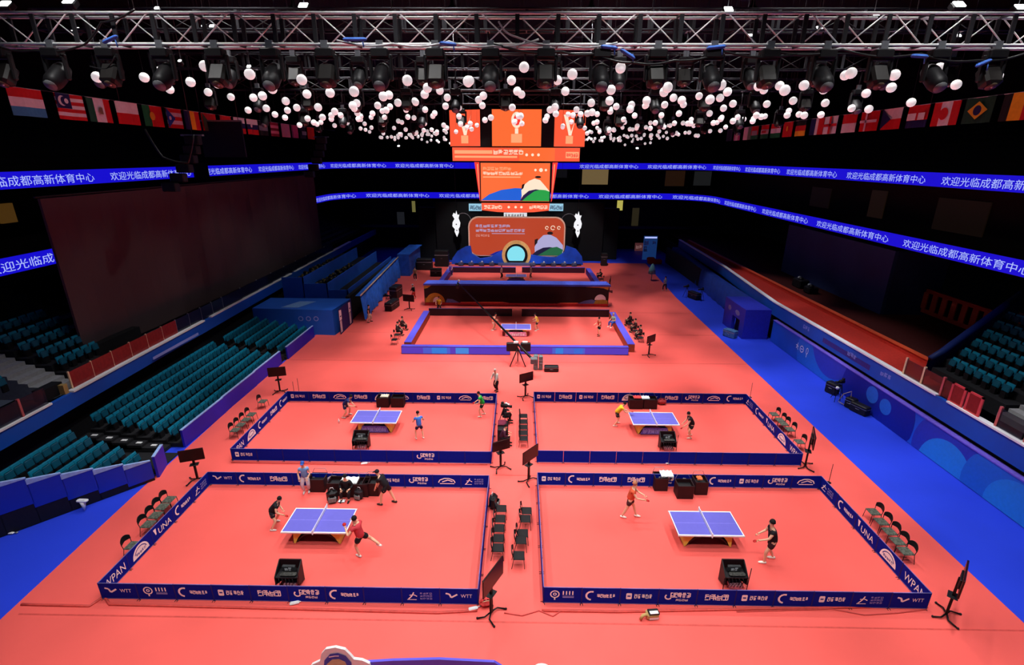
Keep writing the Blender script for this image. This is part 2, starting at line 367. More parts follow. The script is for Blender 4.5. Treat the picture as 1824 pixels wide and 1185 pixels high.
# ---- dark upper structure: balconies, tiers, suites
def tiers(x0, sx, y0, y1, z0, n, run, rise, name, lab, m=STEP):
    mb = MB()
    for k in range(n):
        xa = x0 + sx * run * k; mb.bbox((xa, y0, z0 - .5), (xa + sx * run, y1, z0 + rise * k), m)
    return tag(mb.obj(name), lab, 'grandstand')
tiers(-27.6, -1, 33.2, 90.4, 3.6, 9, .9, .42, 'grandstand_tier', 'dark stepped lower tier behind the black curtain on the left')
tiers(32.5, 1, 14, 90.4, 14.4, 10, .95, .5, 'grandstand_tier', 'dark stepped top tier above the right LED ribbon', PITCHB)
tiers(-32.5, -1, 14, 90.4, 14.4, 10, .95, .5, 'grandstand_tier', 'dark stepped top tier above the left LED ribbon', PITCHB)
for sx, nm in ((-1, 'left'), (1, 'right')):
    m = MB(); m.bbox((sx * 31.3, 12, 8.6), (sx * 44, 97, 8.9), PITCHB); m.bbox((sx * 31.3, 12, 13.6), (sx * 44, 97, 13.9), PITCHB)
    m.bbox((sx * 35.5, 12, 8.9), (sx * 36, 97, 13.6), mat('suite_back_wall', (30, 22, 20), .9))
    tag(m.obj('balcony_slab'), 'dark balcony decks along the %s side of the arena' % nm, 'balcony', kind='structure')
m = MB(); m.bbox((-34, 91, -.1), (34, 92, 3.6), PITCHB); m.bbox((-34, 90.6, 3.6), (34, 92, 4.0), mat('violet_ledge', (40, 34, 90), .6)); m.bbox((-34, 92, 3.6), (34, 96, 8.9), mat('back_stand_navy', (13, 17, 32), .9)); m.bbox((-34, 90.6, 8.5), (34, 97, 8.9), PITCHB); m.bbox((-34, 94, 8.9), (34, 97, 13.9), PITCHB); m.bbox((-34, 90.6, 13.6), (34, 97, 13.9), PITCHB)
tag(m.obj('wall_back_stand'), kind='structure')
for k, (px, py, w_, h_, c_) in enumerate(((1060, 313, 4.6, 3.0, (120, 100, 66)), (1202, 318, 3.4, 2.6, (70, 44, 26)), (1251, 318, 3.0, 2.4, (60, 62, 64)), (1056, 369, 2.8, .9, (110, 84, 56)), (1104, 366, 1.0, 1.7, (196, 186, 90)), (1000, 306, 2, 2, (44, 44, 50)), (737, 368, .6, 1.9, (130, 124, 70)), (1131, 392, 1.2, 4.2, (58, 52, 34)), (715, 400, 1.3, 4.4, (40, 42, 48)))):
    Yw = 93.9 if PY(px, py, 94).z > 9 else 91.9; p = PY(px, py, Yw)
    m = MB(); m.box((p.x, Yw - .08, p.z), (w_, .12, h_), mat('suite_glow_%s' % 'abcdefghi'[k], c_, emit=(.75, .22, .2, .4, .8, .15, .6, .45, .45)[k])); m.box((p.x, Yw - .02, p.z), (w_ + .2, .1, h_ + .2), BLACK)
    tag(m.obj('suite_window'), ('bright suite window under the upper ribbon right of the scoreboard', 'dim brown suite window under the upper ribbon, far right of scoreboard', 'grey framed suite window under the upper ribbon at far corner', 'low brown lit window right of the hanging white ornament', 'small yellow lit window under the lower ribbon', 'dim window touching the right edge of the scoreboard', 'thin yellow lit window left of the scoreboard', 'tall olive pillar light at the far stand right', 'tall grey pillar light at the far stand left')[k], 'window')
for k, (X, y, z, w_, h_, c_) in enumerate(((35.4, 42, 11.2, 5, 2.6, (50, 34, 22)), (35.4, 52, 11.3, 2.2, 2.6, (66, 44, 30)), (35.4, 62, 11.2, 4, 2.2, (40, 24, 16)), (35.4, 31, 11.2, 6, 3, (34, 26, 22)))):
    m = MB(); m.box((X, y, z), (.1, w_, h_), mat('right_suite_%s' % 'abcd'[k], c_, emit=.13))
    tag(m.obj('suite_window'), ('dim brown suite panel on the right side, %s from the near end' % ORD[(2, 3, 4, 1)[k] - 1]), 'window')
m = MB(); p = PX(10, 380, -33); m.box((-33, p.y, p.z), (.3, 1.0, 1.2), mat('amber_glow', (110, 76, 30), emit=.35)); m.box((-33.3, p.y, p.z), (.5, 1.2, 1.4), BLACK); m.bbox((-36, p.y - .1, p.z - .1), (-33.4, p.y + .1, p.z + .1), BLACK); tag(m.obj('amber_lamp'), 'dim amber wall lamp at the far left edge', 'lamp')

# ---- LED ribbons with the running welcome text
def ribbon(path, z, h, name, lab, yl, yr, period, text='欢迎光临成都高新体育中心'):
    root = thing(name, lab, 'LED ribbon')
    P = [Vector(p) for p in path]; cum = [0]
    for a, b in zip(P[:-1], P[1:]): cum.append(cum[-1] + (b - a).length)
    def at(s, off):
        for i in range(len(P) - 1):
            if s <= cum[i + 1] or i == len(P) - 2:
                d = (P[i + 1] - P[i]).normalized(); q = P[i] + d * (s - cum[i]); n = Vector((d.y, -d.x)); return q + n * off
    mb = MB(); n = len(P)
    vs = []
    for i in range(n):
        d = (P[min(i + 1, n - 1)] - P[max(0, i - 1)]).normalized(); nn = Vector((d.y, -d.x))
        a = P[i]; b = P[i] - nn * .25
        vs += [(a.x, a.y, z - h / 2), (a.x, a.y, z + h / 2), (b.x, b.y, z - h / 2), (b.x, b.y, z + h / 2)]
    k = mb.mi(LEDB)
    f1 = [(i * 4, i * 4 + 1, i * 4 + 5, i * 4 + 4) for i in range(n - 1)]
    f2 = [t for i in range(n - 1) for t in ((i * 4 + 2, i * 4 + 6, i * 4 + 7, i * 4 + 3), (i * 4 + 1, i * 4 + 3, i * 4 + 7, i * 4 + 5), (i * 4, i * 4 + 4, i * 4 + 6, i * 4 + 2))]
    mb.add(vs, f1, LEDB); o = len(mb.v); mb.add(vs, f2, BLACK); mb.obj('screen', root)
    vs, fs = text_geo(text); W = max(v[0] for v in vs); sc = .8 * h
    wd = period * .865; T_ = cum[-1]; y0 = path[0][1]; starts = []
    s = (yl - y0) % period
    while s < T_ * .44: starts.append(s); s += period
    s = T_ - (yr - y0) + period * int((yr - y0) / period)
    while s > T_ * .44 + period: starts.append(s); s -= period
    for s in starts:
        if s + wd > T_: continue
        pts = []; tx = MB()
        for a, b in vs:
            q = at(s + a / W * wd, .012); pts.append((q.x, q.y, z - h * .30 + b * sc * .82))
        tx.add(pts, fs, LEDT); tx.obj('lettering', root)
    return root
def ring_path(X0, X1, y0, yf, r=7):
    p = [(X0, y0), (X0, yf - r)]
    p += [(X0 + r - r * cos(radians(a)), yf - r + r * sin(radians(a))) for a in (15, 30, 45, 60, 75)]
    p += [(X0 + r, yf), (X1 - r, yf)]
    p += [(X1 - r + r * sin(radians(a)), yf - r + r * cos(radians(a))) for a in (15, 30, 45, 60, 75)]
    return p + [(X1, yf - r), (X1, y0)]
ribbon(ring_path(-31, 31, 14, 90), 14.12, 1.0, 'ribbon_display', 'upper blue LED ribbon with white Chinese lettering around the arena', 39.5, 39.24, 11.45)
ribbon(ring_path(-31, 31, 14, 90), 9.22, 1.0, 'ribbon_display', 'lower blue LED ribbon with white Chinese lettering around the arena', 41.0, 41.43, 12.6)
m = MB(); m.bbox((-30.97, 49.75, 13.4), (-30.8, 52.0, 14.9), PITCHB); tag(m.obj('ribbon_gap_cover'), 'black cover over a gap in the left upper ribbon', 'cover')
# ---------------------------------------------------------------- left lower stand: steps, fronts, seats
def step_block(o, u, nb, L, rows, run, z0, rise, name, lab):
    """rows of steps: o = front end point, u = along, nb = backwards (plan unit vectors)"""
    mb = MB()
    for k in range(rows):
        a = Vector(o) + Vector(nb) * run * k; c = [a, a + Vector(u) * L, a + Vector(u) * L + Vector(nb) * run, a + Vector(nb) * run]
        vs = [(p.x, p.y, zz) for zz in (0.0, z0 + rise * k) for p in c]
        mb.add(vs, [(0, 3, 2, 1), (4, 5, 6, 7), (0, 1, 5, 4), (1, 2, 6, 5), (2, 3, 7, 6), (3, 0, 4, 7)], STEP)
    return tag(mb.obj(name), lab, 'grandstand')
def seat_proto():
    t = thing('stadium_seat', 'x', 'seat')
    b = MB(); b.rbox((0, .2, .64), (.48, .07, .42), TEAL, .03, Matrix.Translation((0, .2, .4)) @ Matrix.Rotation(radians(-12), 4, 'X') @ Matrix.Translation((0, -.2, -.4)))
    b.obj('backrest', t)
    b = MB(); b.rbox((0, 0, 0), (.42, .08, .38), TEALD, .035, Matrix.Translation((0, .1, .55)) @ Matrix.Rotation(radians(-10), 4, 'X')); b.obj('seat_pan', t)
    b = MB(); b.box((0, .05, .18), (.3, .1, .36), BLACK); b.obj('pedestal', t)
    return t
SEAT = [None]
def seat(p, rz, lab, grp):
    if SEAT[0] is None:
        SEAT[0] = seat_proto(); s = SEAT[0]; s.location = p; s.rotation_euler.z = rz; tag(s, lab, None, grp); return s
    return dup(SEAT[0], lab, p, rz, grp)
def seats(o, u, nb, rows, run, z0, rise, pitch, counts, where, end, grp, row0=0):
    u = Vector(u); nb = Vector(nb); rz = math.atan2(-nb.x, nb.y)     # local +y (the back) points to nb
    for k in range(rows):
        s0, n = counts[k]
        for j in range(n):
            p = Vector(o) + u * (s0 + (j + .5) * pitch) + nb * (run * k + run * .5)
            seat((p.x, p.y, z0 + rise * k), rz, 'teal seat, %s from %s, %s row of %s' % (ORD[j], end, ('front', 'second', 'third', 'fourth', 'fifth', 'sixth')[k + row0], where), grp)
RISE, RUN = .165, .84
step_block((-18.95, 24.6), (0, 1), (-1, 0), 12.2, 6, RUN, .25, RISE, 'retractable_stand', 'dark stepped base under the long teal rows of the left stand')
seats((-18.95, 24.7), (0, 1), (-1, 0), 6, RUN, .25, RISE, .5, [(0, 24)] * 6, 'long left block', 'near end', 'teal seats of the long left block')
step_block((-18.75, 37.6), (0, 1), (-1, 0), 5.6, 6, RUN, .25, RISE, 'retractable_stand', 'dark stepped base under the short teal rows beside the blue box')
seats((-18.75, 37.7), (0, 1), (-1, 0), 6, RUN, .25, RISE, .5, [(0, 11)] * 6, 'short left block', 'near end', 'teal seats of the short left block')
m = MB(); m.bbox((-24.4, 36.85, 0), (-18.9, 37.55, .5), STEP); tag(m.obj('aisle_steps'), 'dark aisle gap between the long and short teal blocks', 'steps')
m = MB(); m.bbox((-24.1, 23.95, 0), (-19.6, 24.55, .2), STEP)
for k in range(5): m.bbox((-20.0 - k * .8, 23.97, .2), (-24.1, 24.53, .3 + k * .15), STEP)
tag(m.obj('aisle_steps'), 'dark aisle steps beside the angled left stand', 'steps')
for k in range(5):
    m = MB(); m.box((-20.3 - k * .8, 24.25, .315 + k * .15), (.3, .16, .03), WHITE); tag(m.obj('step_marker'), 'small white marker on the aisle steps, %s from the bottom' % ORD[k], 'marker', 'aisle step markers')
# violet front boards
def front_board(a, b, z1, lab, m_=PURP, th=.12, white=True):
    root = thing('stand_front_board', lab, 'board')
    d = Vector((b[0] - a[0], b[1] - a[1])); L = d.length; d.normalize(); n = Vector((-d.y, d.x)) * th
    def pr(z0, z1, mm, grow=0):
        mb = MB(); q = [Vector(a) - n * grow, Vector(b) - n * grow, Vector(b) + n * (1 + grow), Vector(a) + n * (1 + grow)]
        mb.add([(p.x, p.y, z) for z in (z0, z1) for p in q], [(0, 3, 2, 1), (4, 5, 6, 7), (0, 1, 5, 4), (1, 2, 6, 5), (2, 3, 7, 6), (3, 0, 4, 7)], mm); return mb
    pr(0, z1, m_).obj('board', root)
    if white: pr(z1, z1 + .04, mat('pale_blue_cap', (150, 180, 235), .5), .1).obj('cap_rail', root)
    return root
y = 24.6
for k, L in enumerate((4.1, 4.1, 4.0)):
    front_board((-18.8, y), (-18.75, y + L - .03), 1.05, ('nearest', 'middle', 'farthest')[k] + ' violet board along the front of the long teal block'); y += L
front_board((-18.65, 37.7), (-18.6, 43.1), 1.05, 'violet-blue board in front of the short teal block')
front_board((-18.35, 21.75), (-18.7, 22.9), 1.2, 'short violet board at the corner of the left stand', ROYAL if False else PURP)
# near left block: rows cut off by a stepped diagonal parapet that climbs with them
W0 = Vector((-18.4, 21.5)); U_ = Vector((-3.8, -4.1)).normalized(); NB = Vector((U_.y, -U_.x)); bx6 = [(0, 3, 2, 1), (4, 5, 6, 7), (0, 1, 5, 4), (1, 2, 6, 5), (2, 3, 7, 6), (3, 0, 4, 7)]
def quadbox(q, z0, z1, mm, z2=None):
    mb = MB(); z2 = z1 if z2 is None else z2
    return mb.add([(p.x, p.y, z0) for p in q] + [(q[0].x, q[0].y, z1), (q[1].x, q[1].y, z2), (q[2].x, q[2].y, z2), (q[3].x, q[3].y, z1)], bx6, mm)
for k in range(8):
    a = W0 + U_ * (1.1 * k - (.05 if k else 0)); b = W0 + U_ * (1.1 * k + 1.09); zt = 1.12 + .3 * k; q = [a, b, b + NB * .12, a + NB * .12]
    root = thing('stand_front_board', 'royal blue stepped parapet of the near left stand, %s panel from the right' % ORD[k], 'board', group='near left parapet panels')
    quadbox(q, .15 + .22 * k, zt, ROYAL, zt + .22).obj('board', root)
    quadbox([p - NB * .02 for p in q], zt, zt + .04, mat('pale_blue_cap', (150, 180, 235)), zt + .26).obj('cap_rail', root)
    quadbox([a + NB * .02, b + NB * .02, b + NB * .14, a + NB * .14], 0, .15 + .22 * k, BLACK).obj('skirting', root)
for k in range(5):
    xf, xb = -18.8 - .75 * k, -19.53 - .75 * k; ya = 21.5 - 1.08 * (-18.4 - xf) + .22; yb = 21.5 - 1.08 * (-18.4 - xb) + .22; zb = .56 + .3 * k
    mb = quadbox([Vector((xf, 22.0)), Vector((xf, ya)), Vector((xb, yb)), Vector((xb, 22.0))], 0, zb, STEP)
    tag(mb.obj('retractable_stand'), 'dark step under the near left seats, %s from the front' % ORD[k], 'grandstand', 'near left steps')
    seats((xf, 21.98), (0, -1), (-1, 0), 1, .73, zb, 0, .46, [(0, int((21.98 - (ya + yb) / 2 + .1) / .46))], 'near left stand', 'aisle', 'teal seats of the near left stand', k)
m = MB(); m.bbox((-24.3, 22.02, 0), (-18.75, 23.93, .05), STEP); tag(m.obj('aisle_landing'), 'dark landing between the near left seats and the long block', 'landing')
# upper left teal rows and grey steps
UL = 3.9
for k in range(5):
    m = MB(); m.bbox((-25.5 - k * .95, 26.0, UL - .6), (-26.45 - k * .95, 33 if k else 28.6, UL + k * .42), STEP)
    tag(m.obj('grandstand_step'), 'dark step under the upper left teal seats, %s from the rail' % ORD[k], 'grandstand', 'upper left steps')
seats((-25.5, 26.1), (0, 1), (-1, 0), 5, .95, UL, .42, .58, [(0, 5), (0, 5), (0, 6), (0, 7), (0, 7)], 'upper left block', 'near end', 'teal seats of the upper left block')
m = MB()
for k in range(10): m.bbox((-25.35 - k * .5, 24.3, UL - .9), (-25.85 - k * .5, 25.95, UL - .35 + k * .21), STEPG)
tag(m.obj('concrete_stairs'), 'pale grey concrete stairs beside the upper left seats', 'stairs')
seats((-26.2, 20.4), (0, 1), (-1, 0), 1, .95, UL, .42, .58, [(2.2, 2)], 'far left upper corner', 'near end', 'teal seats of the far left upper corner')
# upper right teal rows, parapet, stairs, glass
for k in range(6):
    m = MB(); m.bbox((25.0 + k * .95, 23.6, UL - 1.0), (25.95 + k * .95, 28.5 + k * .38, UL - .2 + k * .42), STEP)
    tag(m.obj('grandstand_step'), 'dark step under the upper right teal seats, %s from the rail' % ORD[k], 'grandstand', 'upper right steps')
seats((25.0, 28.3), (0, -1), (1, 0), 6, .95, UL - .2, .42, .58, [(.1 - .5 * k, 8 if k else 7) for k in range(6)], 'upper right block', 'parapet', 'teal seats of the upper right block')
m = MB()
for k in range(10): m.bbox((24.6 + k * .5, 21.0, UL - .9), (25.1 + k * .5, 23.5, UL - .55 + k * .215), STEPG)
tag(m.obj('concrete_stairs'), 'pale grey concrete stairs beside the upper right seats', 'stairs')
m = MB(); m.tube([(24.9, 28.7, 4.2), (25.6, 28.9, 4.5), (32.5, 32.0, 7.6)], [.16, .2, .22], NAVYW, 8)
m.add([(24.9, 28.7, 2.9), (32.5, 32, 2.9), (32.5, 32, 7.5), (24.9, 28.7, 4.2), (24.9, 28.85, 2.9), (32.5, 32.15, 2.9), (32.5, 32.15, 7.5), (24.9, 28.85, 4.2)], [(0, 1, 2, 3), (4, 7, 6, 5), (0, 4, 5, 1), (3, 2, 6, 7)], mat('parapet_navy', (24, 44, 100), .6))
tag(m.obj('parapet'), 'blue padded parapet rising beside the upper right seats', 'parapet')
for k, (y, c_) in enumerate(((28.1, 'cream'), (26.7, 'cream'), (25.3, 'pink'), (21.9, 'pink'), (20.4, 'pink'), (18.9, 'pink'))):
    o = thing('glass_rail_panel', 'smoky glass rail panel with %s post at right, %s from the parapet' % (c_, ORD[k]), 'rail panel', (23.05, y, 3.42), 0, 'right rail panels')
    m = MB(); m.bbox((-.02, -1.32, 0), (.02, -.06, .95), mat('red_smoke_glass', (96, 36, 38), .2, alpha=.65) if k < 3 else mat('clear_smoke_glass', (34, 36, 50), .15, alpha=.6)); m.obj('pane', o)
    m = MB(); m.bbox((-.05, -.06, -.05), (.05, .06, 1.05), CREAM if c_ == 'cream' else PINK); m.obj('post', o)
PINKR = mat('pink_red_frame', (214, 72, 76), .5)
for k, y in enumerate((24.2, 23.2)):
    o = thing('gate_leaf', ('farther' if k == 0 else 'nearer') + ' pink-red framed gate leaf in the right rail gap', 'gate', (22.95, y, 3.0))
    m = MB(); m.bbox((-.03, -.45, -.1), (.03, .45, .5), PINKR); m.bbox((-.03, -.45, .5), (.03, -.32, 1.5), PINKR); m.bbox((-.03, .32, .5), (.03, .45, 1.5), PINKR); m.bbox((-.03, -.45, 1.4), (.03, .45, 1.5), PINKR); m.obj('frame', o)
    m = MB(); m.bbox((-.015, -.32, .5), (.015, .32, 1.4), mat('red_pane', (130, 28, 34), .2)); m.obj('pane', o)
# ---- blue box, draped wall and boxes beyond on the left
BB = mat('blue_box_cloth', (34, 96, 206), .7, var=.08, scale=.6)
o = thing('blue_cloth_box', 'large blue cloth-covered box structure beside the short teal block', 'booth')
m = MB(); bx6 = [(0, 3, 2, 1), (4, 5, 6, 7), (0, 1, 5, 4), (1, 2, 6, 5), (2, 3, 7, 6), (3, 0, 4, 7)]
m.add([(x, y_, z) for z in (0, 2.4) for x, y_ in ((-24.4, 44.0), (-16.9, 43.6), (-16.5, 47.6), (-24.4, 47.6))], bx6, BB); m.obj('cover', o)
m = MB(); m.add([(-21.9, 44.3, 2.42), (-20.3, 44.3, 2.42), (-19.4, 46.4, 2.42), (-21, 46.4, 2.42)], [(0, 1, 2, 3)], mat('pale_blue_patch', (120, 160, 222), .7)); m.obj('pale_patch', o)
g = MB(); MB1 = Matrix.Translation((0, 43.72, 0))
for k, x in enumerate((-19.9, -19.2, -18.5)):
    stroke(g, arc(x, 1.55, .2, 0, 360, 10), .07, -.05, PRINTB, MB1)
g.obj('ring_print', o)
g = MB(); MBx = Matrix(((0, -1, 0, -16.62), (1, 0, 0, 0), (0, 0, 1, 0), (0, 0, 0, 1)))
g.flat([(43.7, 0), (47.4, 0), (47.4, 2.4), (43.7, 2.4)], -.2, mat('dark_blue_banner', (22, 30, 110), .6), MBx)
for y in (44.1, 46.7):
    g.flat([(y - .3, 1.3), (y + .3, 1.3), (y + .35, 2.2), (y - .25, 2.3)], -.22, PRINT, MBx); g.fr(y - .22, .15, .16, 1.1, -.22, PRINT, MBx); g.fr(y + .04, .15, .16, 1.1, -.22, PRINT, MBx); g.fr(y - .12, 1.6, .3, .12, -.23, NAVYD, MBx)
g.obj('banner_print', o)
o = thing('draped_wall', 'long wall covered with rippled blue cloth on the left', 'drape')
m = MB(); N = 90; vs = []
for i in range(N + 1):
    t = i / N; y = 47.8 + 20 * t; x = -15.3 - .9 * t; wv = .07 * sin(i * 1.35) + .05 * sin(i * .6)
    vs += [(x + wv * 1.6 - .05, y, .15 + .1 * sin(i * .5)), (x + wv * .5 - .3, y, 2.6), (x - .8, y, 2.6)]
fs = []
for i in range(N): a = i * 3; fs += [(a, a + 3, a + 4, a + 1), (a + 1, a + 4, a + 5, a + 2)]
m.add(vs, fs, DRAPE, smooth=True); m.obj('cloth', o)
m = MB(); m.tube([(-15.55, 47.8, 2.66), (-16.45, 67.8, 2.66)], .07, mat('cream_rail', (226, 214, 180), .5)); m.obj('top_rail', o)
m = MB(); m.bbox((-17.1, 47.9, 0), (-16.75, 67.7, 2.5), STEP); m.obj('backing', o)
for k, (x0, x1, y0, y1, z) in enumerate(((-19.2, -17.2, 49, 67, 2.5), (-21.8, -19.4, 49.5, 68, 3.0), (-24.2, -22, 50, 68, 3.5))):
    o = thing('blue_seat_pen', ('lowest', 'middle', 'highest')[k] + ' blue walled pen of dark seats behind the draped wall', 'seat pen')
    m = MB(); m.bbox((x1 - .1, y0, 0), (x1, y1, z + .4), BB); m.bbox((x0, y0, 0), (x1, y0 + .1, z + .4), BB); m.obj('wall', o)
    m = MB(); m.bbox((x0, y0 + .1, 0), (x1 - .1, y1, z - .4), STEP); m.obj('floor_deck', o)
    if k: 
        m = MB()
        for j in range(26): m.rbox((x0 + .6 + rnd.random() * 1.2, y0 + .6 + j * .42, z - .15), (.45, .4, .5), BLACK, .08); m.ball((x0 + .8 + rnd.random(), y0 + .8 + j * .42, z + .15), .1, mat('dull_gold', (120, 106, 60), .4), 6)
        s_ = m.obj('dark_seats', o); s_['kind'] = 'stuff'
m = MB(); m.add([(x, y_, z) for z in (2.9, 3.0) for x, y_ in ((-16.6, 68), (-14.9, 68), (-14.7, 76), (-16.6, 76))], bx6, DRAPE); m.bbox((-16.6, 68, 0), (-15.0, 76, 2.9), DRAPE); tag(m.obj('blue_cloth_block'), 'blue cloth-wrapped block at the far end of draped wall', 'drape')
# far right booth, drape and entrance
o = thing('entrance_booth', 'blue entrance booth with dark opening against the right wall', 'booth')
m = MB(); BBR = mat('booth_royal', (34, 44, 178), .6, var=.1)
m.bbox((20.3, 43.6, 2.35), (22.6, 48.2, 2.75), BBR); m.bbox((20.3, 43.6, 0), (22.6, 43.9, 2.35), BBR); m.bbox((20.3, 43.9, 0), (20.6, 44.5, 2.35), BBR); m.bbox((20.3, 46.2, 0), (20.6, 48.2, 2.35), BBR); m.bbox((20.3, 44.5, 1.5), (20.6, 46.2, 2.35), BBR); m.obj('walls', o)
m = MB(); m.bbox((20.7, 44.5, 0), (20.75, 46.2, 1.5), BLACK); m.obj('opening', o)  # black sheet paints the shade inside the booth
g = MB(); MBo = Matrix(((0, 1, 0, 20.3), (-1, 0, 0, 0), (0, 0, 1, 0), (0, 0, 0, 1)))
for y, r in ((45.2, .5), (47, .35)): g.flat(arc(-y, 2.0, r, 0, 340, 10, .25), -.01, mat('pale_smudge', (110, 116, 180), .7), MBo)
g.obj('pale_print', o)
o = thing('draped_wall', 'curved wall covered with dark blue cloth on the right', 'drape'); DRR = mat('dark_blue_drape', (26, 56, 150), .85, var=.2, scale=1.5, bump=.4)
m = MB(); N = 80; vs = []
for i in range(N + 1):
    t = i / N; y = 48.2 + 31 * t; x = 22.3 + .3 * t + 1.2 * sin(pi * t * .5) * t; wv = .06 * sin(i * 1.3)
    vs += [(x + wv, y, 0), (x + wv * .4 + .1, y, 2.35), (x + 1, y, 2.35)]
fs = []
for i in range(N): a = i * 3; fs += [(a, a + 1, a + 4, a + 3), (a + 1, a + 2, a + 5, a + 4)]
m.add(vs, fs, DRR, smooth=True); m.obj('cloth', o)
m = MB(); m.bbox((22.9, 48.2, 0), (23.3, 79, 2.3), STEP); m.obj('backing', o)
o = thing('lit_entrance_screen', 'bright blue screen panel with white figures at the far right corner', 'screen', (20.6, 79.4, 0))
m = MB(); m.bbox((-1.2, 0, .3), (.9, .2, 4.0), mat('screen_blue', (30, 70, 140), emit=.4)); m.obj('panel', o)
g = MB(); glyphs(g, -1.1, 2.6, 1, .8, .8, -.01, PRINTB, 3); glyphs(g, -1.1, 1.6, 1, .8, .8, -.01, PRINTB, 4); glyphs(g, .2, 2.7, 1, .6, .5, -.01, PRINTB, 8); g.fr(-1.1, 3.65, 1.9, .25, -.01, LEDT); g.obj('lettering', o)
m = MB(); m.bbox((20, 77.5, 0), (22, 78.6, .6), DECKR); m.rbox((20.4, 78, .7), (1.2, .9, .5), DECKR, .15); tag(m.obj('red_bench'), 'low red bench in front of the bright far right screen', 'bench')
# ---------------------------------------------------------------- court barriers
def logo(mb, k, w_, h_, y, M=None):
    """one of the small printed marks; centred, w_ wide"""
    c = PRINT
    if k == 0:      # swoosh and row of letters
        stroke(mb, arc(-w_ * .3, 0, h_ * .42, 70, 265, 9), h_ * .16, y, c, M); glyphs(mb, -w_ * .12, -h_ * .18, 6, w_ * .1, h_ * .36, y, c, 11, M=M)
    elif k == 1:    # bat in a ring and four bars
        stroke(mb, arc(-w_ * .25, h_ * .1, h_ * .34, 0, 360, 14), h_ * .1, y, c, M); mb.fr(-w_ * .25 - h_ * .06, -h_ * .48, h_ * .12, h_ * .3, y, c, M); stroke(mb, arc(-w_ * .25, h_ * .1, h_ * .12, 0, 360, 8), h_ * .08, y, c, M)
        for q in range(4): mb.fr(q * w_ * .1, h_ * .05, w_ * .04, h_ * .38, y, c, M)
        mb.fr(0, -h_ * .1, w_ * .36, h_ * .05, y, PRINTB, M); mb.fr(0, -h_ * .25, w_ * .36, h_ * .1, y, PRINTB, M)
    elif k == 2:    # square emblem and letters
        mb.flat(rrect(-w_ * .42, -h_ * .3, -w_ * .24, h_ * .32, h_ * .1), y, c, M); mb.fr(-w_ * .38, -.02, w_ * .1, h_ * .12, y * 1.12, NAVY, M); glyphs(mb, -w_ * .16, -h_ * .2, 5, w_ * .12, h_ * .42, y, c, 23, gap=.3, M=M)
    elif k == 3:    # wing mark and capitals
        stroke(mb, [(-w_ * .42, h_ * .3), (-w_ * .3, h_ * .22), (-w_ * .25, -h_ * .12), (-w_ * .05, h_ * .2)], h_ * .15, y, c, M); put_text(mb, 'WTT', w_ * .06, -h_ * .12, h_ * .5, y, c, M, width=w_ * .36)
    elif k == 4:    # two-line script
        stroke(mb, arc(-w_ * .3, h_ * .02, h_ * .25, 130, 330, 8), h_ * .12, y, c, M); glyphs(mb, -w_ * .24, -h_ * .05, 5, w_ * .13, h_ * .5, y, c, 31, gap=.12, M=M); glyphs(mb, -w_ * .05, -h_ * .42, 4, w_ * .1, h_ * .22, y, c, 5, M=M)
    elif k == 5:    # car-like arch
        stroke(mb, [(-w_ * .36, -h_ * .2), (-w_ * .3, h_ * .12), (-w_ * .1, h_ * .34), (w_ * .1, h_ * .34), (w_ * .3, h_ * .12), (w_ * .36, -h_ * .2)], h_ * .12, y, c, M); mb.fr(-w_ * .3, -h_ * .36, w_ * .62, h_ * .09, y, c, M); stroke(mb, [(-w_ * .2, -h_ * .1), (w_ * .05, h_ * .14), (w_ * .25, -h_ * .06)], h_ * .12, y, c, M)
    elif k == 6:    # block of dense characters
        glyphs(mb, -w_ * .36, -h_ * .28, 4, w_ * .19, h_ * .6, y, c, 44, gap=.1, M=M)
    elif k == 7:    # runner and small text
        stroke(mb, [(-w_ * .4, -h_ * .35), (-w_ * .28, 0), (-w_ * .22, h_ * .35)], h_ * .1, y, c, M); stroke(mb, [(-w_ * .36, h_ * .05), (-w_ * .22, h_ * .1), (-w_ * .12, -h_ * .05)], h_ * .08, y, c, M); mb.fr(-w_ * .44, -h_ * .42, w_ * .3, h_ * .06, y, c, M)
        for q in range(3): glyphs(mb, -w_ * .02, h_ * (.16 - q * .26), 4, w_ * .1, h_ * .18, y, PRINTB, 50 + q, M=M)
    elif k == 8:    # white dome badge
        mb.flat(arc(0, -h_ * .38, w_ * .4, 0, 180, 14, h_ * .8), y, c, M); stroke(mb, arc(0, -h_ * .3, w_ * .3, 20, 160, 10, h_ * .55), h_ * .06, y * 1.1, NAVY, M); glyphs(mb, -w_ * .24, -h_ * .26, 5, w_ * .1, h_ * .2, y * 1.1, NAVY, 9, M=M)
    elif k == 9:    # large capitals
        mb.flat([(-w_ * .5, h_ * .36), (-w_ * .36, h_ * .36), (-w_ * .38, -h_ * .1), (-w_ * .42, -h_ * .14)], y, c, M); put_text(mb, 'UNA', -w_ * .28, -h_ * .3, h_ * .7, y, c, M, width=w_ * .72)
    elif k == 10:
        put_text(mb, 'WPAN', -w_ * .46, -h_ * .3, h_ * .8, y, c, M, width=w_ * .92)
LOGN = ['swoosh logo', 'bat-in-ring logo', 'square emblem', 'wing logo', 'script logo', 'arch-shaped logo', 'dense lettering', 'runner emblem', 'white dome badge', 'large three-letter word', 'large four-letter word', 'plain face']
BPROTO = {}
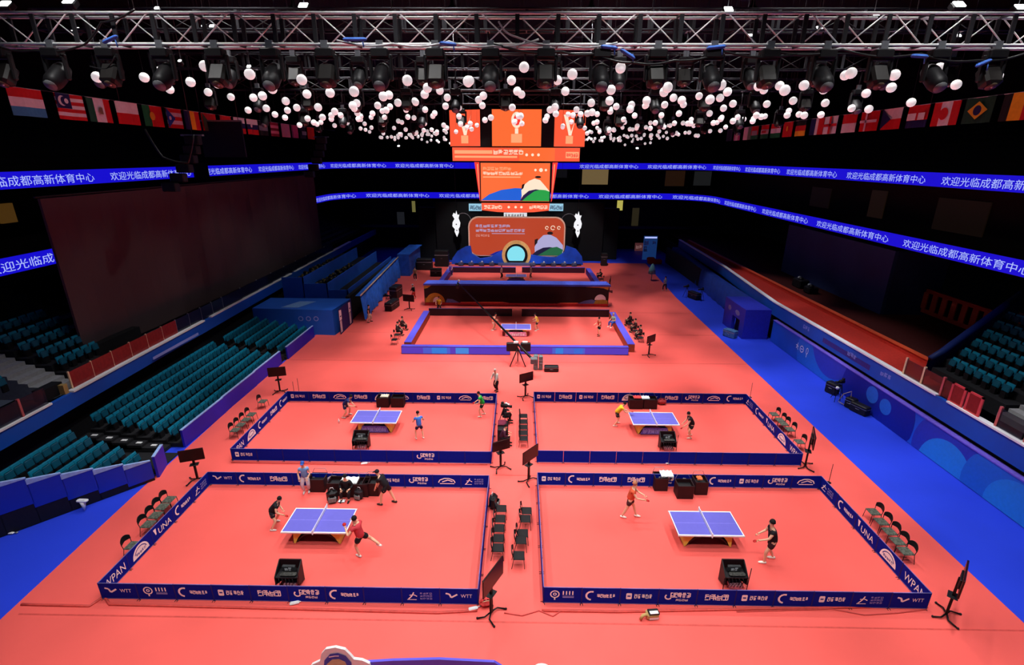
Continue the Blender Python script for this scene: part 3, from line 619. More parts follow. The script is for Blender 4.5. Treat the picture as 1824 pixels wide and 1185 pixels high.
def barrier(kind, lab, loc, rz, grp):
    """1.4 m fabric barrier; local front is -y"""
    if kind in BPROTO:
        return dup(BPROTO[kind], lab, loc, rz, grp)
    t = thing('court_barrier', lab, 'barrier', loc, rz, grp)
    m = MB(); m.bbox((-.69, -.015, .05), (.69, .015, .74), NAVY); m.obj('fabric_panel', t)
    m = MB(); m.tube([(-.69, 0, .745), (.69, 0, .745)], .016, mat('pale_edge_tape', (120, 118, 190), .5), 5); m.bbox((-.7, -.02, 0), (-.68, .02, .75), NAVYD); m.bbox((.68, -.02, 0), (.7, .02, .75), NAVYD); m.tube([(-.66, -.1, .012), (-.66, .1, .012)], .012, BLACKM, 4); m.tube([(.66, -.1, .012), (.66, .1, .012)], .012, BLACKM, 4); m.bbox((-.69, -.012, .02), (.69, .012, .05), PRINTB); m.obj('frame', t)
    if kind < 11:
        m = MB(); logo(m, kind, 1.15, .46 if kind < 8 else .6, -.022, Matrix.Translation((0, 0, .4))); m.obj('printed_logo', t)
    BPROTO[kind] = t; return t
def court(x0, x1, y0, y1, where, near, far, left, right):
    n = 10; grp = 'barriers around the ' + where
    def run(side, a, b, kinds, rz):
        a = Vector(a); b = Vector(b); L = (b - a).length; k_ = len(kinds)
        for i, kd in enumerate(kinds):
            p = a + (b - a) * ((i + .5) / k_)
            barrier(kd, 'navy panel with %s, %s %s, %s side of %s' % (LOGN[kd], ORD[i], 'from left' if side in ('near', 'far') else 'from near end', side, where), (p.x, p.y, 0), rz, grp)
    run('near', (x0, y0), (x1, y0), near, 0)
    run('far', (x0, y1), (x1, y1), far, 0)
    run('left', (x0, y0), (x0, y1), left, pi / 2)         # front faces +x (inside)
    run('right', (x1, y0), (x1, y1), right, -pi / 2)
C1 = (-15.4, -1.4, 14.27, 21.2); C2 = (1.0, 15.05, 14.4, 21.5); C3 = (-15.43, -1.42, 23.33, 30.33); C4 = (1.05, 15.2, 23.5, 30.65)
court(*C1, 'front-left court', [3, 1, 0, 2, 6, 4, 0, 11, 7, 3], [3, 0, 6, 6, 8, 6, 2, 4, 5, 7], [10, 8, 9, 0, 7], [11] * 5)
court(*C2, 'front-right court', [1, 0, 2, 4, 6, 2, 0, 2, 7, 3], [2, 0, 6, 6, 4, 3, 0, 2, 4, 5], [11] * 5, [10, 8, 9, 0, 7])
court(*C3, 'rear-left court', [2, 11, 11, 11, 11, 11, 11, 4, 11, 11], [2, 6, 5, 6, 8, 5, 6, 2, 5, 6], [10, 8, 0, 6, 0], [11] * 5)
court(*C4, 'rear-right court', [11] * 10, [2, 6, 2, 6, 8, 3, 6, 4, 5, 0], [11] * 5, [10, 8, 9, 0, 7])

# show courts: thick LED advertising boards
BOARDT = mat('violet_board_top', (92, 84, 214), .5, var=.1, scale=.6); BOARDD = mat('dark_board_face', (48, 32, 40), .5); BOARDBR = mat('brown_board_face', (150, 70, 46), .6)
def board(a, b, th, h, lab, face, top, lit=None):
    t = thing('advertising_board', lab, 'board', (a[0], a[1], 0)); d = Vector((b[0] - a[0], b[1] - a[1])); L = d.length; t.rotation_euler.z = math.atan2(d.y, d.x)
    m = MB(); m.bbox((0, 0, 0), (L, th, h), face); m.obj('housing', t)
    m = MB(); m.bbox((0, -.01, h), (L, th, h + .03), top); m.obj('top_cover', t)
    if lit:
        m = MB(); m.fr(0.02, .05, L - .04, h - .08, -.012, mat('led_violet', (84, 58, 190), emit=.9))
        for (s0, s1, c_) in lit: m.fr(s0 * L, .08, (s1 - s0) * L, h - .14, -.018, c_)
        m.obj('led_face', t)
    return t
LA = mat('led_sky', (60, 140, 226), emit=.9); LA2 = mat('led_mid_blue', (70, 94, 210), emit=.9)
board((-9.75, 39.1), (-.7, 39.1), .45, .66, 'lit blue LED board on near side of show court, left half', BLACK, BOARDT, [(.2, .45, LA2), (.28, .42, LA), (.5, .62, LA)])
board((.1, 39.3), (9.15, 39.3), .45, .66, 'lit blue LED board on near side of show court, right half', BLACK, BOARDT, [(.3, .6, LA2), (.33, .4, LA), (.5, .58, LA)])
board((-9.1, 40.0), (-9.1, 49.2), .6, .7, 'violet-topped board on the left side of show court', BOARDBR, BOARDT)
board((9.2, 49.3), (9.2, 40.0), .6, .7, 'violet-topped board on the right side of show court', BOARDBR, BOARDT)
board((-9.3, 49.9), (-.7, 49.9), .12, .75, 'dark LED board on the far side of show court, left half', BOARDD, mat('dusky_top', (90, 76, 140), .5))
board((.3, 49.9), (9.3, 49.9), .12, .75, 'dark LED board on the far side of show court, right half', BOARDD, mat('dusky_top', (90, 76, 140), .5))
board((-9.4, 70.5), (-.5, 70.5), .3, .75, 'dark LED board of the far practice court, left half', mat('plum_board', (60, 24, 44), .5), BOARDT)
board((.4, 70.7), (9.3, 70.7), .3, .75, 'dark LED board of the far practice court, right half', mat('plum_board', (60, 24, 44), .5), BOARDT)
board((9.4, 70.4), (9.6, 60), .6, .75, 'violet board on right side of the far practice court', PURP, BOARDT)
board((-9.6, 60), (-9.4, 70.4), .6, .75, 'violet board on left side of the far practice court', PURP, BOARDT)
# long switched-off LED wall facing the camera
o = thing('led_wall', 'long switched-off black LED wall with blue cloth draped over its top', 'LED wall', (0, 53.6, 0))
m = MB(); m.bbox((-10.4, 0, .35), (9.8, .8, 2.3), mat('off_led_black', (34, 27, 28), .5, var=.05)); m.obj('screen', o)
m = MB(); m.bbox((-10.4, .05, 0), (9.8, .75, .35), mat('red_plinth', (206, 70, 70), .6)); m.obj('plinth', o)
m = MB(); m.add([(-10.5, -.05, 2.3), (-10.4, -.05, 2.5), (-10.0, .4, 2.6), (9.5, .4, 2.6), (9.9, -.05, 2.5), (10, -.05, 2.3), (-10.5, 1.4, 2.3), (10, 1.4, 2.3), (-10.2, 1.4, 2.55), (9.7, 1.4, 2.55)], [(0, 5, 4, 1), (1, 4, 3, 2), (2, 3, 9, 8), (8, 9, 7, 6), (0, 1, 2, 8, 6), (5, 7, 9, 3, 4)], mat('cloth_blue_top', (74, 92, 214), .7)); m.obj('top_cloth', o)
g = MB(); YA = mat('gold_arch_print', (206, 168, 60), .6); 
g.flat(arc(-9.2, .4, 1.05, 0, 180, 14), -.012, YA); g.flat(arc(-9.15, .38, .68, 0, 180, 12), -.018, mat('tan_print', (172, 138, 62), .6)); g.flat(arc(-9.05, .4, .42, 20, 180, 8, .6), -.024, PRINT); g.flat([(-8.1, .36), (-7.9, .8), (-7.3, .75), (-6.6, .4), (-6.2, .36)], -.014, mat('slate_blue_print', (96, 116, 180), .6)); g.flat([(-6.5, .36), (-6.4, .45), (-1.8, .5), (-1, .36)], -.013, mat('salmon_print', (246, 140, 100), .6)); g.flat([(-10.35, .36), (-10.3, .9), (-9.9, .8), (-9.9, .36)], -.01, mat('olive_print', (170, 150, 60), .6)); g.obj('left_corner_print', o)
g = MB(); g.flat(arc(8.9, .8, .62, 0, 180, 12), -.012, PRINT); g.flat([(8.2, .36), (8.4, .75), (9.2, .85), (9.7, .75), (9.75, .36)], -.018, mat('olive_print', (170, 150, 60))); g.flat([(6.4, .36), (7.2, .7), (8, .85), (8.6, .6), (8.9, .36)], -.015, mat('slate_blue_print', (96, 116, 180))); g.flat([(4.2, .36), (4.6, .44), (6.4, .46), (7, .36)], -.013, mat('salmon_print', (246, 140, 100))); g.flat([(9.7, 1.9), (9.78, 2.3), (8.2, 2.3), (7.2, 2.22), (8.6, 2.18), (9.2, 2.1)], -.012, YA); g.flat([(-10.38, 1.9), (-10.0, 2.0), (-9.6, 2.28), (-10.38, 2.3)], -.012, YA); g.obj('right_corner_print', o)

# ---------------------------------------------------------------- tables
def table(lab, c, rz=0, legs=True, glow=False):
    t = thing('table_tennis_table', lab, 'table', (c[0], c[1], 0), rz)
    m = MB(); m.bbox((-1.37, -.7625, .73), (1.37, .7625, .76), TBLUE); m.obj('table_top', t)
    m = MB()
    for a, b in (((-1.37, -.7625), (1.37, -.72)), ((-1.37, .72), (1.37, .7625)), ((-1.37, -.72), (-1.33, .72)), ((1.33, -.72), (1.37, .72))): m.bbox((a[0], a[1], .7605), (b[0], b[1], .762), PRINT)
    m.bbox((-1.38, -.775, .70), (1.38, -.7625, .76), PRINT); m.bbox((-1.38, .7625, .70), (1.38, .775, .76), PRINT); m.bbox((-1.33, -.008, .7605), (1.33, .008, .762), mat('pale_line', (150, 144, 236))); m.obj('white_edging', t)
    n_ = MB(); n_.bbox((-.012, -.86, .77), (.012, .86, .915), mat('white_net_mesh', (236, 232, 250), .7)); n_ = n_.obj('net', t)
    m = MB(); m.bbox((-.02, -.87, .72), (.02, -.84, .93), PRINT); m.bbox((-.02, .84, .72), (.02, .87, .93), PRINT); m.obj('net_clamp', n_)
    for s_ in (-1, 1):                                    # arched base: two yellow end feet
        m = MB(); m.prism([(s_ * .55, .7), (s_ * .98, .7), (s_ * 1.0, 0), (s_ * .93, 0), (s_ * .8, .28), (s_ * .62, .5)], -.55, .55, YELL); m.obj('leg', t)
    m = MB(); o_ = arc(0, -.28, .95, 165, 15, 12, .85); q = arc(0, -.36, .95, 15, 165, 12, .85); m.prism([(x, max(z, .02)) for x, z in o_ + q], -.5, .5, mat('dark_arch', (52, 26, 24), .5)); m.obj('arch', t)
    return t
table('blue table tennis table between black and red-shirt players, front-left court', (-8.5, 17.8), 0)
table('blue table tennis table in front of three black boxes, front-right court', (8.1, 17.95), 0)
T3 = table('smaller-looking blue table with printed skirt on rear-left court', (-8.53, 27.0))
T4 = table('blue table with printed skirt beside the yellow-shirt player, rear-right court', (8.15, 27.15))
for t in (T3, T4):
    m = MB(); m.prism([(-.85, .05), (.85, .05), (.7, .48), (-.7, .48)], -.66, -.6, mat('skirt_print', (96, 84, 176), .6, var=.3, scale=8)); glyphs(m, -.7, .12, 10, .14, .26, -.665, PRINTB, 3); m.obj('printed_skirt', t)
T5 = table('blue show court table with yellow base behind the crane arm', (-.25, 44.3))
T6 = table('blue table on the far practice court in front of the stage', (-.4, 65.5))
m = MB(); m.prism([(-1.0, .05), (1.0, .05), (.9, .45), (-.9, .45)], -.7, -.62, mat('pink_skirt_print', (222, 150, 190), .6, var=.3, scale=6)); glyphs(m, -.8, .12, 8, .2, .24, -.71, PRINT, 4); m.obj('printed_skirt', T5)
m = MB(); m.flat(arc(0, .3, 1.2, 0, 350, 20, .3), -.8, mat('blue_oval', (80, 84, 180))); m.obj('oval_print', T6)

# ---------------------------------------------------------------- furniture and equipment
def chair(lab, p, rz, grp, plain=False):
    """black tubular chair, sits facing local -y"""
    key = 'chair%d' % plain
    if key in BPROTO: return dup(BPROTO[key], lab, p, rz, grp)
    t = thing('stacking_chair', lab, 'chair', p, rz, grp)
    m = MB(); m.rbox((0, 0, .45), (.48, .46, .06), BLACK if plain else mat('patterned_cushion', (82, 86, 76), .8, var=.7, scale=14), .025); m.obj('seat', t)
    m = MB(); pts = [(.25 * sin(radians(a)), .24 + .04 * cos(radians(a)), .86 - .0 * a) for a in (-75, -45, -15, 15, 45, 75)]
    vs = []
    for i in range(9):
        x = -.25 + .0625 * i; zt = .9 - .12 * abs(x / .25) ** 2.5; yy = .27 - .06 * (x / .25) ** 2
        vs += [(x, yy, .66 - .05 * abs(x / .25)), (x, yy + .02, zt), (x, yy + .04, zt), (x, yy + .03, .66 - .05 * abs(x / .25))]
    fs = [(0, 1, 2, 3)[::-1], (32, 33, 34, 35)]
    for i in range(8):
        a = i * 4
        for q in range(4): fs.append((a + q, a + (q + 1) % 4, a + 4 + (q + 1) % 4, a + 4 + q)[::-1])
    m.add(vs, fs, BLACK); m.obj('backrest', t)
    for sx in (-1, 1):
        m = MB(); m.tube([(sx * .22, -.2, .43), (sx * .24, -.24, 0)], .014, BLACKM, 5); m.obj('leg', t)
        m = MB(); m.tube([(sx * .24, .24, .7), (sx * .22, .2, .43), (sx * .25, .28, 0)], .014, BLACKM, 5); m.obj('leg', t)
    BPROTO[key] = t; return t
for k in range(5):
    p = G(1556 + k * 14.3, 912 + k * 17.5, .45); chair('patterned-seat black chair right of front-right court, %s of five from far end' % ORD[k], (p.x, p.y, 0), -pi / 2, 'chairs right of the front-right court')
for k, (px, py) in enumerate(((236, 972), (264, 934), (277, 918), (289, 903), (301, 890))):
    p = G(px, py, .45); chair('patterned-seat black chair left of front-left court, %s of five from near end' % ORD[k], (p.x, p.y, 0), pi / 2, 'chairs left of the front-left court')
for k in range(4):
    p = G(419 + k * 9.5, 766 - k * 9.2, .45); chair('black chair left of rear-left court, %s of four from near end' % ORD[k], (p.x, p.y, 0), pi / 2, 'chairs left of the rear-left court')
p = G(468, 715, .45); chair('lone black chair far left of the rear-left court', (p.x, p.y, 0), pi / 2, 'chairs left of the rear-left court')
for k, (px, py) in enumerate(((1379, 738), (1389, 748), (1396, 755), (1407, 765), (1424, 787))):
    p = G(px, py, .45); chair('black chair right of rear-right court, %s of five from far end' % ORD[k], (p.x, p.y, 0), -pi / 2, 'chairs right of the rear-right court')
for k, (px, py) in enumerate(((893, 906), (891, 924), (889, 941), (888, 959), (887, 976))):
    p = G(px, py, .45); chair('plain black chair in the aisle, left row, %s from far end' % ORD[k], (p.x, p.y, 0), pi / 2, 'aisle chairs in the left row', True)
for k, (px, py) in enumerate(((938, 910), (936, 924), (931, 950), (928, 962), (924, 990))):
    p = G(px, py, .45); chair('plain black chair in the aisle, right row, %s from far end' % ORD[k], (p.x, p.y, 0), -pi / 2 + pi, 'aisle chairs in the right row', True)
for k in range(5):
    p = G(933, 741 + k * 10, .45); chair('black chair by left barrier of rear-right court, %s from far end' % ORD[k], (p.x, p.y, 0), pi / 2, 'aisle chairs beside the rear-right court', True)
for k in range(6):
    p = G(1118 + k * 4.6, 570 + k * 6.2, .45); chair('small dark chair right of the show court, %s from far end' % ORD[k], (p.x, p.y, 0), -pi / 2, 'chairs right of the show court', True)
for k in range(4):
    p = G(716 - k * 4.5, 578 + k * 9, .45); chair('small dark chair left of the show court, %s from far end' % ORD[k], (p.x, p.y, 0), pi / 2, 'chairs left of the show court', True)
for k in range(3):
    p = G(1066 + k * 3, 487 + k * 5, .45); chair('tiny dark chair right of the far practice court, %s from far end' % ORD[k], (p.x, p.y, 0), -pi / 2, 'chairs right of the far practice court', True)

def tv(lab, p, rz, sw=1.25, h=1.75, tilt=0):
    """monitor on a wheeled stand; local -y is the back we see or the screen"""
    t = thing('monitor_stand', lab, 'monitor', p, rz)
    m = MB(); M = Matrix.Translation((0, 0, h)) @ Matrix.Rotation(tilt, 4, 'Y')
    m.rbox((0, 0, 0), (sw, .06, sw * .58), DARKRED, .012, M); m.obj('screen', t)
    m = MB(); m.rbox((0, .05, -.05), (sw * .5, .07, sw * .3), BLACK, .02, M); m.obj('rear_housing', t)
    m = MB(); m.bbox((-.05, .05, .1), (.05, .13, h), BLACKM); m.obj('pole', t)
    m = MB(); m.rbox((0, .1, .95), (.4, .3, .03), BLACK, .01); m.obj('shelf', t)
    m = MB()
    for sx in (-1, 1): m.tube([(0, .09, .12), (sx * .28, .0, .08), (sx * .42, -.28, .04)], .03, BLACKM, 5); m.tube([(0, .09, .12), (sx * .28, .2, .08), (sx * .42, .42, .04)], .03, BLACKM, 5)
    b = m.obj('base', t)
    for sx in (-1, 1):
        for yy in (-.28, .42): m = MB(); m.ball((sx * .42, yy, .045), .045, BLACK, 8); m.obj('castor', b)
    return t
def at(px, py): p = G(px, py, 0); return (p.x, p.y, 0)
tv('monitor on stand at the back left corner of the front-left court', at(352, 858), radians(20), 1.1, 1.55)
tv('monitor on stand at the back left corner of the rear-left court', at(499, 700), radians(16), 1.15, 1.6)
tv('monitor on stand in the aisle behind the rear-right court', at(937, 709), radians(32), 1.1, 1.55)
tv('monitor on stand in the aisle between the right courts', at(944, 858), radians(50), 1.2, 1.6)
tv('large near monitor turned sideways in the aisle by the front-left court', at(879, 1096), radians(62), 1.35, 1.75)
tv('monitor edge-on at the near right corner of the rear-right court', at(1437, 832), radians(66), 1.3, 1.75)
tv('monitor edge-on at the near right corner of the front-right court', at(1690, 1100), radians(46), 1.35, 1.75)
tv('small monitor on stand right of the show court', at(1157, 634), radians(40), 1.1, 1.5)
tv('small monitor on stand left of the black LED wall', at(729, 552), radians(-15), 1.3, 1.3)
tv('thin dark monitor at the right end of the black LED wall', at(1086, 520), radians(80), 1.2, 1.5)
def towel_box(lab, p, rz, dims, top=None, grp='black towel boxes behind the tables'):
    t = thing('towel_box', lab, 'box', p, rz, grp); W, D, H_ = dims
    m = MB(); bm = mat('black_box_board', (44, 16, 20), .6, var=.08); 
    for c, d in (((0, -D / 2, H_ / 2), (W, .03, H_)), ((0, D / 2, H_ / 2), (W, .03, H_)), ((-W / 2, 0, H_ / 2), (.03, D, H_)), ((W / 2, 0, H_ / 2), (.03, D, H_)), ((0, 0, .02), (W, D, .03))): m.box(c, d, bm)
    m.obj('walls', t)
    m = MB(); m.box((0, 0, H_ * .72), (W - .04, D - .04, .02), BLACK); m.obj('inner_tray', t)
    m = MB(); m.tube([(-W / 2, D / 2, H_), (-W * .35, D / 2 + .05, H_ + .22), (W * .35, D / 2 + .05, H_ + .22), (W / 2, D / 2, H_)], .014, GREYM, 5); m.obj('wire_handle', t)
    return t
def towel(lab, p, w_, d_, m_=PRINT, name='towel', cat='towel'):
    m = MB(); N = 6; vs = []; 
    for z in (0, 1):
        for i in range(N + 1):
            for j in range(N + 1): vs.append(((i / N - .5) * w_, (j / N - .5) * d_, (.03 + .05 * sin(i * 1.7 + j * 2.3) ** 2) if z else 0))
    fs = []
    for i in range(N):
        for j in range(N):
            a = i * (N + 1) + j; b = a + (N + 1) ** 2; fs += [(b, b + N + 1, b + N + 2, b + 1), (a, a + 1, a + N + 2, a + N + 1)]
    for i in range(N):
        for a, c in ((i, i + 1), ((i + 1) * (N + 1) + N, i * (N + 1) + N)) : pass
    m.add(vs, fs, m_, smooth=True); return tag(m.obj(name, None, p), lab, cat)
for k, (px, py, W) in enumerate(((565, 877, .75), (598, 884, .7), (622, 886, .85), (645, 886, .6), (661, 884, .75))):
    x, y, _ = at(px, py); towel_box('black box in the row on front-left court, %s from left' % ORD[k], (x, y + .3, 0), 0, (W, .6, .72))
    if k == 2: towel('white towel laid over the middle black box, front-left court', (x, y + .3, .73), .8, .5)
for k, (px, py, W) in enumerate(((1177, 875, .62), (1220, 889, .75), (1248, 882, .6))):
    x, y, _ = at(px, py); towel_box(('left', 'middle front', 'right')[k] + ' black box at the back of front-right court', (x, y + .3, 0), 0, (W, .6, .72))
    if k == 0: towel('white towel slumped on the left black box, front-right court', (x + .3, y + .35, .74), .6, .5)
    if k == 2: towel('orange towel inside the right black box, front-right court', (x - .05, y + .3, .74), .25, .3, mat('orange_cloth', (220, 110, 60), .8))
for k, (px, py, W) in enumerate(((682, 726, .78), (708, 726, .8), (1133, 729, .85), (1158, 729, .85))):
    x, y, _ = at(px, py); towel_box(('left', 'right', 'left', 'right')[k] + ' black box of the pair behind the %s table' % ('rear-left' if k < 2 else 'rear-right'), (x, y + .3, 0), 0, (W, .6, .66))
    if k == 0: towel('cream towel on the left box behind rear-left table', (x + .1, y + .3, .67), .5, .4, mat('cream_cloth', (230, 212, 190), .8))
    if k == 2: towel('red cloth on the left box behind rear-right table', (x + .1, y + .35, .67), .5, .4, mat('red_cloth', (214, 70, 70), .8))
    if k == 3: towel('white towel on the right box behind rear-right table', (x - .3, y + .3, .67), .5, .4)
x, y, _ = at(1178, 720); m = MB(); m.rbox((0, 0, .2), (.6, .4, .4), mat('red_bag_cloth', (170, 50, 54), .8, var=.3), .14); m.tube([(-.2, 0, .38), (-.1, 0, .52), (.1, 0, .52), (.2, 0, .38)], .02, BLACK, 5); tag(m.obj('sports_bag', None, (x, y, 0)), 'dark red bag right of the boxes, rear-right court', 'bag')
def backpack(lab, p, rz=0, c=BLACK, s=1.):
    t = thing('backpack', lab, 'bag', p, rz)
    m = MB(); m.rbox((0, 0, .26 * s), (.42 * s, .28 * s, .52 * s), c, .1 * s); m.obj('main_body', t)
    m = MB(); m.rbox((0, -.17 * s, .18 * s), (.32 * s, .1 * s, .26 * s), mat('grey_mesh_pocket', (120, 124, 124), .7, var=.4, scale=20), .04 * s); m.obj('pocket', t)
    m = MB(); m.tube([(-.08 * s, .05, .5 * s), (-.05 * s, .05, .6 * s), (.05 * s, .05, .6 * s), (.08 * s, .05, .5 * s)], .014, WHITE, 5); m.obj('carry_handle', t)
    return t
backpack('black and grey backpack standing by the far end of the net, front-left court', at(593, 893), .3, BLACK, 1.2)
backpack('black bag pushed against the aisle barrier, front-left court', at(879, 903), 1.4, BLACK, 1.3)
backpack('dark bag slumped in front of the row of boxes, front-left court', at(640, 888), -.3, mat('charcoal_cloth', (40, 34, 40), .8), 1.0)
towel('small white cloth on the floor behind the front-left table', at(609, 894), .3, .2)
def score_station(lab, p, rz=0, s=1.0):
    """umpire's table seen from behind: tall black back board, side walls, shelf of gear and a flag pole"""
    t = thing('umpire_table', lab, 'table', p, rz)
    bm = mat('black_box_board', (44, 16, 20))
    m = MB(); m.bbox((-.42, .2, 0), (.42, .25, .98), bm); m.obj('back_panel', t)
    for sx in (-1, 1):
        m = MB(); pr = Matrix(((0, 1, 0, sx * .42), (1, 0, 0, 0), (0, 0, 1, 0), (0, 0, 0, 1))); m.prism([(-.3, .25), (.22, 0), (.22, .98), (-.05, .8), (-.3, .6)], -.02, .02, BLACK, pr); m.obj('side_panel', t)
    m = MB(); m.bbox((-.42, -.3, .55), (.42, .2, .59), BLACK); m.obj('shelf', t)
    m = MB(); m.tube([(.46, -.28, 0), (.48, -.3, 1.05)], .016, BLACKM, 5); m.tube([(-.44, -.28, 0), (-.44, -.28, .55)], .016, BLACKM, 5); m.obj('post', t)
    d = thing('score_display', 'grey score display on the umpire table, ' + lab.split(', ')[1], 'scoreboard', (p[0], p[1] - .02, .6), rz)
    m = MB(); m.rbox((0, .05, .14), (.5, .12, .24), mat('charcoal_plastic', (52, 54, 56), .4), .02); m.obj('case', d)
    m = MB(); glyphs(m, -.14, .08, 2, .15, .14, -.02, PRINT, 6); m.obj('digits', d)
    c = MB(); c.rbox((.05, -.18, .65), (.62, .18, .12), mat('grey_cable_mass', (70, 70, 66), .7, var=.6, scale=18), .05)
    for q in range(5): c.tube([(-.3 + q * .13, -.28, .58), (-.25 + q * .13, -.34, .3 + .04 * q), (-.3 + q * .12, -.3, .12)], .014, BLACK, 4)
    c.obj('cable_bundle', t)
    q = MB(); q.rbox((.05, -.14, .1), (.5, .3, .2), mat('pink_grey_case', (170, 110, 120), .7, var=.4, scale=9), .03); q.obj('floor_case', t)
    return t
score_station('black umpire table near the front barrier, front-left court', at(519, 1040))
score_station('black umpire table near the front barrier, front-right court', at(1303, 1040))
score_station('black umpire table near the front barrier, rear-left court', at(645, 797))
score_station('black umpire table near the front barrier, rear-right court', at(1187, 799))
# white floor pieces on the near side
for k, (px, py, lab) in enumerate(((525, 1076, 'white cable clip at the foot of the front-left near barrier'), (843, 1086, 'white power plug beside the large aisle monitor'), (1338, 1076, 'white box lying below the front-right near barrier'), (649, 827, 'white cloth lump below the rear-left near barrier'), (1190, 826, 'white lump below the rear-right near barrier'), (604, 754, 'white bottle on the floor of rear-left court'))):
    x, y, _ = at(px, py)
    m = MB()
    if 'bottle' in lab: m.lathe([(.05, 0), (.05, .2), (.02, .25), (.02, .3)], WHITE, 8)
    else: m.rbox((0, 0, .05), (.34, .14, .09), WHITE, .03); m.tube([(.15, 0, .05), (.3, .06, .02)], .02, WHITE, 5)
    tag(m.obj('bottle' if 'bottle' in lab else ('power_plug' if 'plug' in lab else ('cloth' if 'cloth' in lab else 'floor_clip')), None, (x, y, 0), .3), lab, 'bottle' if 'bottle' in lab else 'clip')
def cable(lab, pts, m_=mat('pink_cable', (206, 76, 72), .6), r=.022):
    P_ = [G(a, b, .02) for a, b in pts]; q = []
    for i in range(len(P_) - 1):
        for t_ in range(5): q.append(P_[i].lerp(P_[i + 1], t_ / 5))
    q.append(P_[-1]); mb = MB(); mb.tube(q, r, m_, 5); return tag(mb.obj('floor_cable'), lab, 'cable')
cable('pale red cable strip along the floor before front-left court', [(38, 1077), (160, 1080), (186, 1062), (195, 1077), (520, 1085), (780, 1092), (850, 1088)], SEAM, .05)
cable('pale red cable strip along the floor before front-right court', [(965, 1088), (1100, 1090), (1300, 1086), (1630, 1080)], SEAM, .05)
cable('thin dark red cable curling between the front courts', [(898, 1092), (930, 1097), (960, 1088), (985, 1098), (1000, 1088)])
cable('thin dark red cable curling at the near right corner', [(1312, 1090), (1480, 1085), (1540, 1096), (1600, 1092), (1650, 1086)])
cable('cable running along the gap before rear-left court', [(412, 824), (640, 828), (868, 828)], SEAM, .03)
x, y, _ = at(1155, 1100)
t = thing('camera_bag', 'tan and white camera bag on the floor before front-right court', 'bag', (x, y, 0), .1)
m = MB(); m.rbox((.12, 0, .13), (.44, .3, .24), mat('tan_canvas', (190, 160, 100), .8, var=.15), .05); m.obj('main_body', t)
m = MB(); m.rbox((.15, -.02, .27), (.4, .26, .06), BLACK, .03); m.obj('lid', t)
m = MB(); m.fr(-.02, .04, .34, .1, -.155, PRINT); m.bbox((.0, -.14, .3), (.3, -.02, .315), PRINT); m.obj('white_flap', t)
m = MB(); m.tube([(-.1, -.05, .2), (-.25, -.08, .2), (-.33, -.1, .05)], [.06, .06, .05], mat('tan_canvas', (190, 160, 100)), 7); m.obj('side_pouch', t)
t = thing('red_floor_case', 'red padded case beside the foot of the near aisle monitor', 'case', at(866, 1078), .2)
m = MB(); m.rbox((0, 0, .14), (.5, .34, .28), mat('red_padded_case', (214, 62, 60), .6), .12); m.obj('body', t); m = MB(); m.tube([(-.15, -.1, .27), (0, -.14, .34), (.15, -.1, .27)], .015, mat('cream_post', (222, 190, 150)), 5); m.obj('handle', t)
# thin marker poles at court corners
for k, (px, py) in enumerate(((1476, 860), (1336, 708), (525, 706), (533, 700))):
    x, y, _ = at(px, py); m = MB(); m.tube([(0, 0, 0), (0, 0, 1.1)], .014, BLACKM, 5); m.lathe([(.12, 0), (.12, .02), (.02, .03)], BLACKM, 8); tag(m.obj('corner_pole', None, (x, y, 0)), 'thin dark pole at the back %s corner of the %s court' % (('right', 'right', 'left', 'outer left')[k], ('front-right', 'rear-right', 'rear-left', 'rear-left')[k]), 'pole')
# camera positions and gear
def tripod(lab, p, rz=0, h=1.5, c=BLACK):
    t = thing('camera_tripod', lab, 'camera', p, rz)
    for a in (90, 210, 330): m = MB(); m.tube([(.05 * cos(radians(a)), .05 * sin(radians(a)), h - .2), (.42 * cos(radians(a)), .42 * sin(radians(a)), .02)], [.025, .02], BLACKM, 5); m.obj('leg', t)
    m = MB(); m.rbox((0, 0, h), (.2, .42, .24), c, .04); m.obj('camera_body', t)
    m = MB(); m.tube([(0, -.2, h), (0, -.48, h)], [.07, .09], BLACK, 9); m.obj('lens', t)
    m = MB(); m.rbox((0, .1, h + .18), (.16, .16, .1), c, .02); m.obj('viewfinder', t)
    return t
tripod('black camera on tripod at far end of the aisle cluster', at(898, 762), 1.3, 1.5)
tv('monitor on stand at the near end of the dark aisle cluster', at(893, 836), radians(28), 1.0, 1.45)
for k, (px, py, lab, cc) in enumerate(((1492, 712, 'black camera on tripod beside the printed right wall', BLACK), (1222, 530, 'dark camera on tripod by the right drape', BLACK), (1248, 536, 'second dark camera on tripod by the right drape, nearer', BLACK), (690, 548, 'dark camera on tripod beside the left draped wall', BLACK))): tripod(lab, at(px, py), -1.3 if px > 900 else 1.3, 1.35, cc)
def case(lab, p, rz, d, c=BLACK):
    t = thing('equipment_case', lab, 'case', p, rz)
    m = MB(); m.rbox((0, 0, d[2] / 2), d, c, .05); m.obj('body', t)
    m = MB(); m.bbox((-d[0] / 2 - .01, -d[1] / 2 - .01, d[2] * .7), (d[0] / 2 + .01, d[1] / 2 + .01, d[2] * .74), GREYM); m.obj('metal_band', t)
    m = MB(); m.tube([(-.12, -d[1] / 2, d[2] * .5), (-.1, -d[1] / 2 - .05, d[2] * .52), (.1, -d[1] / 2 - .05, d[2] * .52), (.12, -d[1] / 2, d[2] * .5)], .015, GREYM, 5); m.obj('handle', t)
    return t
case('black case by the printed right wall, nearest of three', at(1530, 735), -1.2, (1.1, .5, .6)); case('black case by the printed right wall, middle of three', at(1514, 726), -1.1, (.6, .5, .7)); case('black case by the printed right wall, farthest of three', at(1481, 700), -1.2, (.8, .5, .8))
